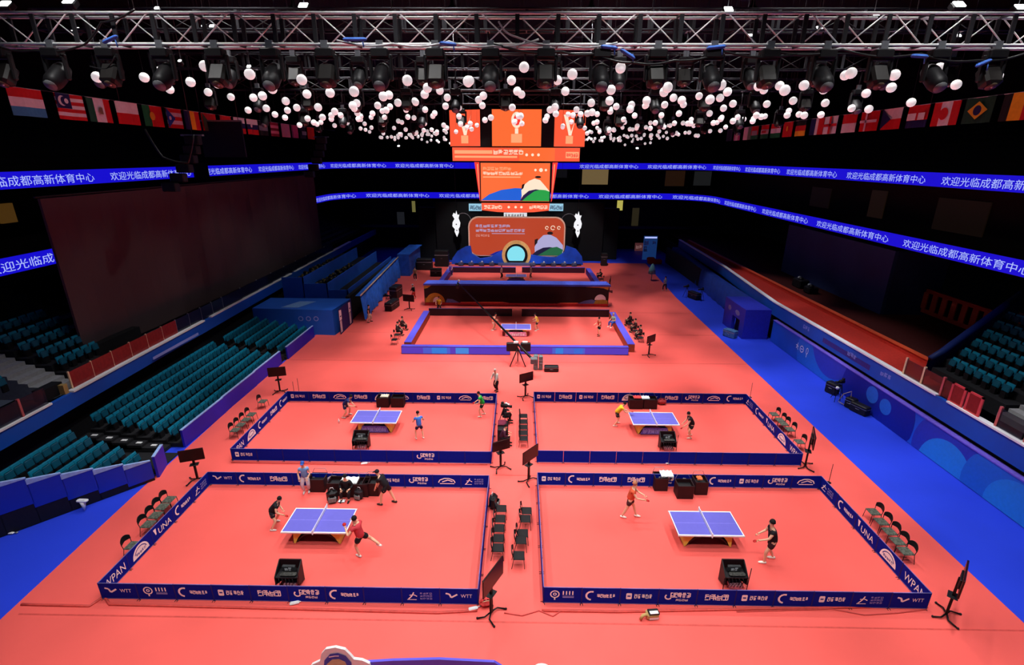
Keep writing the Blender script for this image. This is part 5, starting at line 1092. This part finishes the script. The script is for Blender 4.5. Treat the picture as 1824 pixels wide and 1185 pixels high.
# ---------------------------------------------------------------- stage backdrop
st = thing('stage_backdrop', 'rounded orange-red stage screen with blue hills at the far end', 'stage', (0, 77, 0))
SO = mat('stage_red', (196, 70, 38), emit=.85); SW = mat('stage_lilac', (186, 180, 226), emit=.85); SB_ = mat('stage_blue', (20, 34, 150), emit=.8); SG = mat('stage_green', (34, 110, 70), emit=.8); SN = mat('stage_navy', (18, 20, 60), emit=.8)
m = MB(); m.prism(rrect(-7.75, 1.15, 6.9, 7.1, 1.5), 0, .4, mat('cream_frame', (246, 206, 180), .5)); m.obj('frame', st)
m = MB(); m.flat(rrect(-7.55, 1.3, 6.7, 6.92, 1.4), -.02, SO); m.flat([(2.4, 1.3), (2.3, 2.6), (2.8, 3.6), (3.6, 4.4), (4.6, 4.5), (5.6, 4.0), (6.6, 2.9), (6.65, 1.6)], -.03, SW); m.flat([(1.8, 1.3), (2.6, 2.0), (3.6, 2.5), (4.6, 2.6), (5.4, 2.5), (4.2, 1.7), (3.4, 1.3)], -.04, SN); m.flat([(2.8, 1.32), (3.8, 1.9), (4.8, 2.5), (5.7, 2.65), (6.65, 2.2), (6.5, 1.6), (6, 1.32)], -.05, SG); m.flat([(-4.6, 1.3), (-3.6, 1.8), (-2.6, 2.1), (-1.6, 2.2), (-1.6, 1.3)], -.03, SB_)
m.flat(arc(4.6, 4.7, .45, 0, 350, 10, .25), -.04, LEDBK); m.flat([(2.3, 2.8), (2.3, 3.7), (2.8, 3.9), (2.7, 3.2)], -.035, LEDBK)
glyphs(m, -6.6, 5.5, 9, .58, .42, -.04, SW, 21, gap=.12); glyphs(m, -6.6, 4.85, 13, .58, .42, -.04, SW, 22, gap=.12); m.fr(-4.2, 4.55, 5, .08, -.04, SW); glyphs(m, -6.6, 4.1, 6, .36, .36, -.04, mat('stage_pink', (230, 150, 140), emit=.8), 23)
for x in (4.1, 5.0, 5.9): stroke(m, arc(x, 5.5, .22 if x != 5.0 else .3, 0, 320, 9), .1, -.04, LEDW)
m.obj('screen', st)
m = MB(); m.prism([(-10.4, 0), (-10.2, .9), (-9.4, 2.0), (-8.2, 2.65), (-7.4, 2.8), (-7.2, 1.6), (-6, .9), (-4.4, 1.1), (-3, 1.9), (0, 2.2), (1.8, 1.5), (3.2, 1.25), (5.6, 1.1), (6.8, 1.9), (7.1, 2.9), (8.6, 2.4), (9.5, 1.3), (9.75, 0)], -.6, -.2, mat('stage_hill_blue', (34, 88, 228), .4, var=.3, scale=.5)); m.obj('hill_front', st)
m = MB(); m.prism(arc(-.45, 1.5, 2.2, -35, 215, 24), -.75, -.6, mat('gold_ring', (236, 190, 120), .5)); m.prism(arc(-.45, 1.45, 1.7, -35, 215, 22), -.85, -.74, mat('ring_black', (14, 12, 18), .5)); m.obj('ring', st)
m = MB(); m.prism(arc(-.5, 1.5, 1.35, -40, 220, 22), -.92, -.84, LEDCY); m.obj('round_screen', st)
m = MB(); m.bbox((-3.2, -1.6, 0), (2.2, -.9, .35), mat('steel_blue_step', (70, 84, 130), .5)); m.bbox((-9.8, -1.2, 0), (9.4, -.7, .18), BLACK); m.obj('step', st)
for k in range(12):
    x = -8.8 + k * 1.55
    if abs(x + .5) > 2.2: m = MB(); m.rbox((x, 75.2, .3), (.8, .5, .5), mat('stage_box', (60, 74, 110), .5, var=.5), .08); m.ball((x + .1, 75.15, .65), .13, WHITE, 6); tag(m.obj('stage_monitor'), 'small dark floor box with white knob before the stage, %s from left' % ORD[k], 'box', 'floor boxes before the stage')
for s_, X in ((-1, -9.55), (1, 8.75)):
    m = MB(); m.prism([(X - .55, 7.2), (X - .35, 7.6), (X - .1, 7.4), (X + .05, 7.9), (X + .2, 7.3), (X + .5, 7.3), (X + .35, 6.8), (X + .6, 6.1), (X + .5, 5.5), (X + .3, 5.2), (X + .35, 4.7), (X + .05, 4.0), (X - .3, 4.8), (X - .25, 5.2), (X - .6, 5.6), (X - .55, 6.2), (X - .25, 6.7)], 77.2, 77.35, mat('white_ornament', (246, 246, 250), emit=1.0))
    m.flat(arc(X, 5.9, .1, 0, 340, 8), 77.18, BLACK); m.flat(arc(X + .05, 5.0, .09, 0, 340, 8), 77.18, BLACK); m.tube([(X, 77.3, 7.5), (X, 77.3, 27)], .02, TRUSSD, 4)
    tag(m.obj('white_ornament'), 'white cut-out ornament hanging %s of the stage screen' % ('left' if s_ < 0 else 'right'), 'ornament')
    m = MB(); m.tube([(X * .87 + s_ * .6 * cos(radians(a)) * 2 - .2, 77.4, 6.3 + 1.25 * sin(radians(a))) for a in range(-60, 200, 20)], .04, GREYM, 5); tag(m.obj('wire_ring'), 'thin grey ring outline beside the stage screen, %s side' % ('left' if s_ < 0 else 'right'), 'ring')
p = PY(918, 383.5, 78); m = MB(); m.box(tuple(p), (3.5, .1, .75), mat('white_sign', (235, 235, 240), emit=.9)); M = Matrix.Translation((p.x - 1.5, p.y - .06, p.z - .2)); glyphs(m, 0, 0, 7, .43, .4, 0, LEDBK, 4, gap=.3, M=M); M2 = Matrix.Translation(p); m.tube([(-1.6, .06, .3), (-1.6, .06, 27 - p.z)], .015, TRUSSD, 4, M2); m.tube([(1.6, .06, .3), (1.6, .06, 27 - p.z)], .015, TRUSSD, 4, M2); tag(m.obj('small_banner'), 'small white banner with black characters above the stage', 'banner')
for px0, px1, s_ in ((835, 858, 'left'), (978, 1003, 'right')):
    a, b = PY(px0, 363, 79.2), PY(px1, 376, 79.2); m = MB(); m.bbox((a.x, 79.2, b.z), (b.x, 79.4, a.z), mat('pale_blue_sign', (160, 214, 240), emit=.9)); glyphs(m, a.x + .2, b.z + .2, 4, (b.x - a.x) * .22, .6, 79.18, LEDNV, 5); m.tube([(a.x + .3, 79.3, a.z), (a.x + .3, 79.3, 26.95)], .015, TRUSSD, 4); m.tube([(b.x - .3, 79.3, a.z), (b.x - .3, 79.3, 26.95)], .015, TRUSSD, 4); tag(m.obj('lit_sign'), 'pale blue lit sign at the %s foot of the scoreboard' % s_, 'sign')
m = MB(); m.bbox((-16, 81, 0), (-10.6, 82, 8), PITCHB); m.bbox((10.2, 81, 0), (15.6, 82, 8), PITCHB); m.bbox((-13, 79.6, 0), (13, 80, 9.0), PITCHB); tag(m.obj('black_masking_drape'), 'black masking drapes behind the stage', 'drape')
p = PY(1142, 440, 89); m = MB(); m.box((p.x, 89, p.z), (2.2, .1, 1.4), mat('dim_red_sign', (84, 44, 46), emit=.7)); glyphs(m, p.x - .9, p.z - .3, 3, .6, .6, 88.93, mat('dim_pink_text', (150, 110, 110), emit=.6), 3); tag(m.obj('dim_sign'), 'dim red sign at the far right entrance', 'sign')
# foreground sign at the bottom edge
sg = thing('foreground_sign', 'white-edged cut-out sign with blue arc at the bottom edge', 'sign', (0, 11.0, 0))
c = PY(600, 1205, 11.0); z0 = c.z
def so(px, py): p = PY(px, py, 11.0); return (p.x, p.z)
m = MB(); m.prism([so(*q) for q in ((545, 1200), (555, 1185), (570, 1178), (572, 1166), (580, 1157), (597, 1154), (614, 1158), (624, 1168), (630, 1175), (645, 1177), (658, 1183), (662, 1200))], 0, .08, WHITE); m.obj('white_board', sg)
m = MB(); m.flat([so(*q) for q in ((576, 1200), (578, 1176), (588, 1165), (602, 1163), (616, 1168), (626, 1180), (628, 1200))], -.012, mat('sign_blue', (40, 72, 178), .5)); m.obj('blue_arc', sg)
m = MB(); m.flat([so(*q) for q in ((580, 1200), (582, 1183), (592, 1174), (604, 1173), (615, 1178), (621, 1190), (622, 1200))], -.02, mat('sign_beige', (190, 180, 140), .6)); stroke(m, [so(586, 1170), so(597, 1168), so(604, 1168)], .035, -.02, PRINT); m.obj('beige_disc', sg)
m = MB(); m.bbox((so(560, 1195)[0], .0, 0), (so(650, 1195)[0], .1, z0 + .1), WHITE); m.obj('post', sg)
b_ = thing('foreground_board', 'violet-blue board edge at the bottom of the view', 'board', (0, 10.9, 0)); m = MB(); m.prism([so(640, 1210), so(650, 1186), so(700, 1183), so(780, 1181), so(880, 1186), so(920, 1210)], .2, .28, BOARDT); m.bbox((so(700, 1200)[0], .2, 0), (so(860, 1200)[0], .28, z0), BOARDT); m.obj('board', b_)
p = PY(965, 1190, 11); m = MB(); m.ball((p.x, 11, p.z), .2, WHITE, 12, (1.2, .6, .6)); m.bbox((p.x - .05, 10.97, 0), (p.x + .05, 11.03, p.z), WHITE); tag(m.obj('rounded_sign_top'), 'white rounded top cut by the bottom edge at centre', 'sign')
# ---------------------------------------------------------------- floodlights: arena lamps and added fill lamps (each carries its own light)
for k, (x, y, ax, ay, pw_, cone, *az) in enumerate(FLOODS):
    t = thing('arena_and_fill_floodlight', 'dark ceiling floodlight of the arena and added fill set, %s of the row at depth %s' % (ORD[k % 4], ORD[k // 4]), 'lamp', (x, y, FLOOD_Z), 0, 'ceiling floodlights')
    m = MB(); m.lathe([(.45, .05), (.5, .12), (.42, .5), (.15, .7), (.03, 1.8)], BLACK, 14); m.obj('housing', t)
    m = MB(); m.lathe([(.42, .1), (.42, .12)], mat('lamp_glass', (250, 250, 250), emit=3), 14); m.obj('lens', t)
    L = bpy.data.lights.new('floodlight_beam', 'SPOT'); L.energy = pw_; L.spot_size = radians(cone); L.spot_blend = .45; L.shadow_soft_size = .4; L.color = (1, .985, .98)
    lo = bpy.data.objects.new('floodlight_beam', L); COL.objects.link(lo); lo.parent = t
    lo.rotation_euler = Vector((ax - x, ay - y, (az[0] if az else 0) - FLOOD_Z)).to_track_quat('-Z', 'Y').to_euler()
# ---------------------------------------------------------------- people
JOBS = []
def skin_job(name, parent, verts, edges, radii, m_, root=0): JOBS.append((name, parent, verts, edges, radii, m_, root))
def ik(a, b, l1, l2, hint):
    d = b - a; L = min(d.length, (l1 + l2) * .998); d.normalize(); b = a + d * L
    x = (l1 * l1 - l2 * l2 + L * L) / (2 * L); h = sqrt(max(0, l1 * l1 - x * x))
    hv = Vector(hint); hv -= d * hv.dot(d); hv = hv.normalized() if hv.length > 1e-4 else Vector((0, 1, 0))
    return a + d * x + hv * h, b
def cloth(n, c): return mat('cloth_' + n, c, .8, var=.08)
def person(lab, px, py, yaw, shirt, shorts, shoes=(240, 236, 226), hair=(20, 17, 16), pel=.9, lean=18, side=0, twist=0, fl=(-.2, .1), fr_=(.2, -.1), hl=(-.2, .35, 1.0), hr=(.28, .35, 1.05), long_=False, sleeve=.55, look=-10, h=1.0, paddle=None, cap=None, p0=None, fz=(0, 0)):
    """local frame: +y is forward, +x the person's right; hands and feet given in it"""
    p = Vector((*at(px, py)[:2], 0)) if p0 is None else Vector(p0)
    t = thing('person', lab, 'person', tuple(p), yaw); t.scale = (h, h, h)
    V = []; E = []; Rr = []
    def add(q, r, par=None):
        V.append(Vector(q)); Rr.append(r)
        if par is not None: E.append((par, len(V) - 1))
        return len(V) - 1
    la, si, tw = radians(lean), radians(side), radians(twist)
    u = Vector((sin(si), sin(la), cos(la) * cos(si))).normalized(); rv = Vector((cos(tw), -sin(tw), -sin(si))).normalized()
    P0 = Vector((0, 0, pel))
    i0 = add(P0, .125); i1 = add(P0 + u * .14, .12, i0); i2 = add(P0 + u * .32, .135, i1); i3 = add(P0 + u * .47, .10, i2)
    nk = P0 + u * .54; hv = (u * .6 + Vector((0, 0, .4))).normalized(); fwd = Vector((0, cos(radians(look)), sin(radians(look)))); fwd = (fwd - hv * fwd.dot(hv)).normalized()
    i4 = add(nk, .05, i3); i5 = add(nk + hv * .10 + fwd * .02, .066, i4); i6 = add(nk + hv * .19 + fwd * .02, .088, i5); i7 = add(nk + hv * .26 + fwd * .0, .066, i6); add(nk + hv * .155 + fwd * .11, .014, i6)
    hc = nk + hv * .185 + fwd * .015
    sh = {}
    fins = MB()
    for s_, hand in ((-1, hl), (1, hr)):
        S = P0 + u * .46 + rv * (.185 * s_); el, wr = ik(S, Vector(hand), .29, .26, (s_ * .7, -.6, -.7))
        a = add(S, .058, i3); b = add(S.lerp(el, .5), .047, a); c = add(el, .038, b); d = add(wr, .027, c)
        dr = (wr - el).normalized(); pal = wr + dr * .07; e = add(pal, .032, d)
        ax = dr.cross(Vector((0, 0, 1))); ax = ax.normalized() if ax.length > .1 else Vector((1, 0, 0)); bd = ax.cross(dr)
        for q, (o_, l_) in enumerate(((-.03, .075), (-.01, .085), (.01, .08), (.03, .062))):
            st_ = pal + dr * .025 + ax * o_; m1 = st_ + dr * l_ * .55 - bd * .008; m2 = m1 + dr * l_ * .35 - bd * .03; fins.tube([st_, m1, m2], [.0095, .009, .007], SKIN, 5)
        st_ = wr + dr * .04 + ax * (-.03 * s_); fins.tube([st_, st_ + dr * .03 - ax * (.035 * s_), st_ + dr * .065 - ax * (.04 * s_) - bd * .015], [.011, .01, .008], SKIN, 5)
        sh[s_] = (S, el, wr, pal, dr, ax)
    leg = {}
    for s_, foot, z in ((-1, fl, fz[0]), (1, fr_, fz[1])):
        Hp = P0 + rv * (.095 * s_) - Vector((0, 0, .05)); ank = Vector((foot[0], foot[1], .085 + z)); kn, ank = ik(Hp, ank, .42, .42, (s_ * .25, 1, .15))
        a = add(Hp, .082, i0); b = add(Hp.lerp(kn, .5), .07, a); c = add(kn, .052, b); d = add(kn.lerp(ank, .35), .052, c); e = add(ank, .034, d); leg[s_] = (Hp, kn, ank); add(ank + Vector((0, .09, -.05)), .03, e)
    skin_job('body', t, V, E, Rr, SKIN)
    f_ = fins.obj('fingers', t)
    c = cloth('%d_%d_%d' % shirt, shirt)
    sv = [P0 - u * .11, P0 + u * .12, P0 + u * .33, P0 + u * .46, P0 + u * .505]; se = [(0, 1), (1, 2), (2, 3), (3, 4)]; sr = [.15, .148, .158, .122, .075]
    for s_ in (-1, 1):
        S, el, wr = sh[s_][:3]; n0 = len(sv); sv += [S, S.lerp(el, min(sleeve, 1) * .95)]; sr += [.076, .064]; se += [(3, n0), (n0, n0 + 1)]
        if sleeve > 1: sv += [el.lerp(wr, .85)]; sr += [.045]; se += [(n0 + 1, n0 + 2)]
    skin_job('shirt', t, sv, se, sr, c)
    c = cloth('%d_%d_%d' % shorts, shorts)
    sv = [P0 + u * .08, P0 - Vector((0, 0, .02))]; se = [(0, 1)]; sr = [.14, .148]
    for s_ in (-1, 1):
        Hp, kn, ank = leg[s_]; n0 = len(sv); sv += [Hp, Hp.lerp(kn, .62)]; sr += [.105, .098]; se += [(1, n0), (n0, n0 + 1)]
        if long_: sv += [kn, ank + Vector((0, 0, .05))]; sr += [.075, .06]; se += [(n0 + 1, n0 + 2), (n0 + 2, n0 + 3)]
    skin_job('trousers' if long_ else 'shorts', t, sv, se, sr, c)
    for s_ in (-1, 1):
        Hp, kn, ank = leg[s_]; m = MB(); a = ank - Vector((0, .07, .035)); m.tube([a, ank + Vector((0, .0, -.03)), ank + Vector((0, .11, -.045)), ank + Vector((0, .19, -.055))], [.035, .05, .045, .028], cloth('%d_%d_%d' % shoes, shoes), 8); m.obj('shoe', t)
    m = MB(); M = Matrix((rv, fwd, hv)).transposed().to_4x4(); M.translation = hc
    hm = cloth('%d_%d_%d' % (cap or hair), cap or hair)
    prof = [(.102 * sin(radians(a)), .118 * cos(radians(a))) for a in (96, 75, 55, 35, 18, 4)]; m.lathe(prof, hm, 12, M=M @ Matrix.Translation((0, -.018, .035)) @ Matrix.Rotation(radians(14), 4, 'X'))
    if cap: m.box((0, .12, .06), (.14, .12, .015), hm, M)
    m.obj('cap' if cap else 'hair', t)
    for s_ in (-1, 1): m = MB(); m.ball((s_ * .032, .083, .01), .013, HAIRM, 6, M=M); m.obj('eye', t)
    m = MB(); m.box((0, .08, -.055), (.045, .012, .01), mat('lips', (190, 110, 100), .6), M); m.obj('mouth', t)
    if paddle:
        S, el, wr, pal, dr, ax = sh[paddle]; R3 = Matrix.Rotation(yaw, 3, 'Z'); w_ = p + (R3 @ (pal + dr * .03)) * h; d2 = R3 @ dr
        k = thing('table_tennis_bat', 'bat held by the ' + lab.split(',')[0], 'bat', tuple(w_)); k.rotation_euler = d2.to_track_quat('Z', 'Y').to_euler()
        m = MB(); m.box((0, 0, 0), (.03, .024, .1), mat('wood_handle', (190, 140, 90), .5)); m.obj('handle', k)
        m = MB(); m.lathe([(.075, -.007), (.075, .007)], mat('red_rubber', (190, 30, 30), .6), 14, M=Matrix.Translation((0, 0, .12)) @ Matrix.Rotation(pi / 2, 4, 'X')); m.obj('blade', k)
    return t
R90 = -pi / 2      # facing +x (right); +R90: facing left
BK = (24, 22, 28)
person('person in black shirt and shorts crouching left of table, front-left court', 489, 938, R90 + .1, BK, (30, 26, 34), (230, 226, 220), pel=.84, lean=38, fl=(-.32, -.05), fr_=(.3, .0), hl=(-.1, .42, .82), hr=(.22, .5, .78), paddle=1, fz=(0, 0))
person('person in red shirt stretching beside table, front-left court', 646, 990, 1.1, (206, 60, 70), BK, (244, 232, 226), pel=.93, lean=12, side=-6, fl=(-.1, .04), fr_=(.42, -.5), hl=(-.32, .34, 1.28), hr=(.2, .42, 1.3), fz=(0, .3), paddle=-1, h=1.12)
person('person in blue and white shirt standing left of black boxes, front-left court', 547, 876, pi + .2, (120, 160, 216), (206, 200, 214), (220, 214, 214), pel=.92, lean=6, fl=(-.12, 0), fr_=(.12, .05), hl=(-.2, .25, .95), hr=(.2, .25, .95), long_=True, cap=(52, 90, 180))
person('person in all black bending over right black box, front-left court', 691, 897, 1.3, BK, BK, (60, 44, 40), pel=.92, lean=36, fl=(-.2, .22), fr_=(.15, -.3), hl=(-.12, .5, .74), hr=(.16, .5, .76), sleeve=.6, cap=(26, 26, 36), h=1.08)
person('person in black seated low among the black boxes, front-left court', 620, 884, pi, BK, BK, (24, 20, 22), pel=.46, lean=10, fl=(-.18, .4), fr_=(.18, .38), hl=(-.2, .3, .6), hr=(.2, .3, .6), long_=True, sleeve=1.2)
person('person in orange shirt striding left of table, front-right court', 1120, 921, R90 - .25, (222, 92, 58), (74, 34, 36), (250, 244, 232), pel=.93, lean=10, fl=(-.1, .28), fr_=(.12, -.28), hl=(-.1, .5, 1.12), hr=(.2, .48, 1.1), paddle=1, hair=(196, 130, 96), h=1.1)
person('person in black shirt waiting right of table, front-right court', 1369, 1000, -R90 - .15, BK, (56, 22, 28), (250, 246, 230), pel=.92, lean=12, fl=(-.14, .2), fr_=(.16, -.18), hl=(-.18, .46, 1.0), hr=(.2, .4, 1.0), paddle=-1, h=1.16)
person('person in navy shirt stooping left of table, rear-left court', 616, 742, R90, (34, 44, 104), (34, 40, 90), (236, 220, 214), pel=.85, lean=44, fl=(-.25, .15), fr_=(.25, -.1), hl=(-.1, .55, .8), hr=(.25, .6, .85), paddle=1)
person('person in blue shirt and navy shorts, back turned, rear-left court', 748, 782, .5, (66, 120, 214), (24, 26, 66), (236, 216, 208), pel=.92, lean=12, fl=(-.2, .05), fr_=(.2, -.05), hl=(-.25, .4, 1.0), hr=(.3, .35, 1.05), paddle=1)
person('person in bright green shirt at back right of rear-left court', 860, 741, -R90, (40, 176, 60), (20, 40, 30), (246, 232, 214), pel=.9, lean=22, fl=(-.2, .12), fr_=(.2, -.1), hl=(-.2, .4, .95), hr=(.2, .4, .95), paddle=1)
person('person in yellow shirt lunging beside table, rear-right court', 1097, 757, R90, (228, 196, 40), (36, 34, 34), (250, 226, 210), pel=.88, lean=40, fl=(-.2, .1), fr_=(.2, -.15), hl=(-.15, .6, .95), hr=(.2, .7, 1.0), paddle=1)
person('person in black shirt and shorts right of table, rear-right court', 1230, 779, -R90, BK, BK, (240, 210, 190), pel=.88, lean=26, fl=(-.18, .08), fr_=(.2, -.08), hl=(-.2, .5, .85), hr=(.2, .46, .85), paddle=-1)
person('person in white and green top standing at the far end of aisle', 885, 697, 2.4, (206, 216, 206), BK, (60, 50, 50), pel=.92, lean=14, fl=(-.12, .05), fr_=(.12, -.05), hl=(-.2, .35, .85), hr=(.25, .35, .9), long_=True, sleeve=1.2, hair=(210, 200, 190))
person('person in black jacket with white cap seated in the aisle cluster', 897, 752, R90, (40, 22, 36), BK, (30, 26, 26), pel=.5, lean=14, fl=(-.16, .4), fr_=(.16, .4), hl=(-.2, .4, .7), hr=(.2, .4, .7), long_=True, sleeve=1.2, cap=(226, 216, 220))
person('person in dark maroon jacket seated in the aisle cluster, nearer', 894, 792, R90, (74, 24, 48), BK, (30, 26, 26), pel=.5, lean=20, fl=(-.16, .4), fr_=(.16, .4), hl=(-.2, .4, .7), hr=(.2, .4, .7), long_=True, sleeve=1.2)
person('person in yellow vest at back left of show court', 783, 557, pi, (240, 206, 40), (60, 50, 50), (40, 36, 36), pel=.92, lean=6, fl=(-.12, 0), fr_=(.12, 0), long_=True)
person('person in pale orange shirt left of show court table', 878, 588, R90, (236, 150, 120), (230, 170, 150), pel=.88, lean=24, paddle=1)
person('person in yellow-black shirt right of show court table', 957, 589, -R90, (230, 190, 60), (60, 50, 44), pel=.9, lean=20, paddle=1)
person('person in orange and black standing at right of show court', 1067, 598, -R90 + .3, (190, 70, 44), BK, (30, 26, 26), pel=.93, lean=8)
bp_ = G(1093, 575, .73)
person('person in green and blue seated on the right show court board', 0, 0, .6 + pi / 2, (150, 200, 170), (50, 90, 190), pel=.12, lean=8, fl=(-.18, .42), fr_=(.18, .42), hl=(-.2, .3, .3), hr=(.2, .3, .3), long_=True, p0=(bp_.x, bp_.y, .73), fz=(-.4, -.4), hair=(214, 190, 120))
for k, (px, py) in enumerate(((1123, 580), (1132, 592), (1141, 604))): person('dark-clothed person seated right of show court, %s from far end' % ORD[k], px, py, -R90, (64, 30, 34), BK, BK, pel=.5, lean=8, fl=(-.16, .42), fr_=(.16, .42), hl=(-.2, .35, .62), hr=(.2, .35, .62), long_=True, sleeve=1.2)
for k, (px, py) in enumerate(((716, 588), (708, 598))): person('dark-clothed person seated left of show court, %s' % ('farther' if k == 0 else 'nearer'), px, py, R90, (54, 34, 34), BK, BK, pel=.5, lean=8, fl=(-.16, .42), fr_=(.16, .42), hl=(-.2, .35, .62), hr=(.2, .35, .62), long_=True, sleeve=1.2)
person('person in cream trousers standing by the near end of left drape', 658, 574, R90, (50, 44, 48), (216, 200, 176), (40, 36, 36), pel=.92, lean=4, long_=True, hl=(-.22, .1, .8), hr=(.22, .1, .8))
person('person in tan shirt and dark trousers standing far left', 740, 499, pi, (176, 146, 104), (50, 46, 50), pel=.93, lean=2, fl=(-.12, 0), fr_=(.12, 0), hl=(-.24, .05, .85), hr=(.24, .05, .85), long_=True)
person('person in black top and red trousers left of black LED wall', 738, 533, 1.2, BK, (200, 70, 64), pel=.93, lean=10, long_=True, sleeve=1.2, cap=(206, 206, 210))
person('person in white top and black trousers left of far table', 893, 497, R90, (226, 206, 200), BK, pel=.93, lean=4, long_=True, hl=(-.22, .1, .8), hr=(.22, .1, .8))
person('person in grey clothes right of far table', 946, 497, -R90, (140, 128, 118), (110, 96, 90), pel=.93, lean=4, long_=True, hl=(-.22, .1, .8), hr=(.22, .1, .8))
person('person in violet top at left edge of far practice court', 803, 492, pi, (120, 84, 190), (60, 50, 110), pel=.93, lean=4, long_=True)
person('person in dark clothes seated right of far practice court', 1070, 497, -R90, (54, 40, 44), BK, pel=.5, lean=10, fl=(-.16, .42), fr_=(.16, .42), hl=(-.2, .35, .62), hr=(.2, .35, .62), long_=True)
person('person in pale teal top standing at edge of right blue aisle', 1184, 518, .4, (130, 190, 196), (40, 50, 70), pel=.93, lean=4, long_=True, hl=(-.22, .1, .8), hr=(.22, .1, .8))
# grow every skin surface in one pass and keep the finished meshes
tmp = []
for name, parent, V, E, Rr, m_, root in JOBS:
    me = bpy.data.meshes.new(name); me.from_pydata([tuple(v) for v in V], E, []); o = bpy.data.objects.new(name, me); COL.objects.link(o)
    md = o.modifiers.new('Skin', 'SKIN'); md.use_smooth_shade = True; md.branch_smoothing = .4
    sl = me.skin_vertices[0].data
    for i, r in enumerate(Rr): sl[i].radius = (r * 1.18, r * 1.18); sl[i].use_root = (i == root)
    ss = o.modifiers.new('Subd', 'SUBSURF'); ss.levels = 1; ss.render_levels = 1
    tmp.append((o, name, parent, m_))
bpy.context.view_layer.update(); dg = bpy.context.evaluated_depsgraph_get()
made = [(bpy.data.meshes.new_from_object(o.evaluated_get(dg)), name, parent, m_) for o, name, parent, m_ in tmp]
for o, *_ in tmp: me = o.data; bpy.data.objects.remove(o); bpy.data.meshes.remove(me)
for me, name, parent, m_ in made:
    me.materials.clear(); me.materials.append(m_); me.name = name
    o = bpy.data.objects.new(name, me); COL.objects.link(o); o.parent = parent
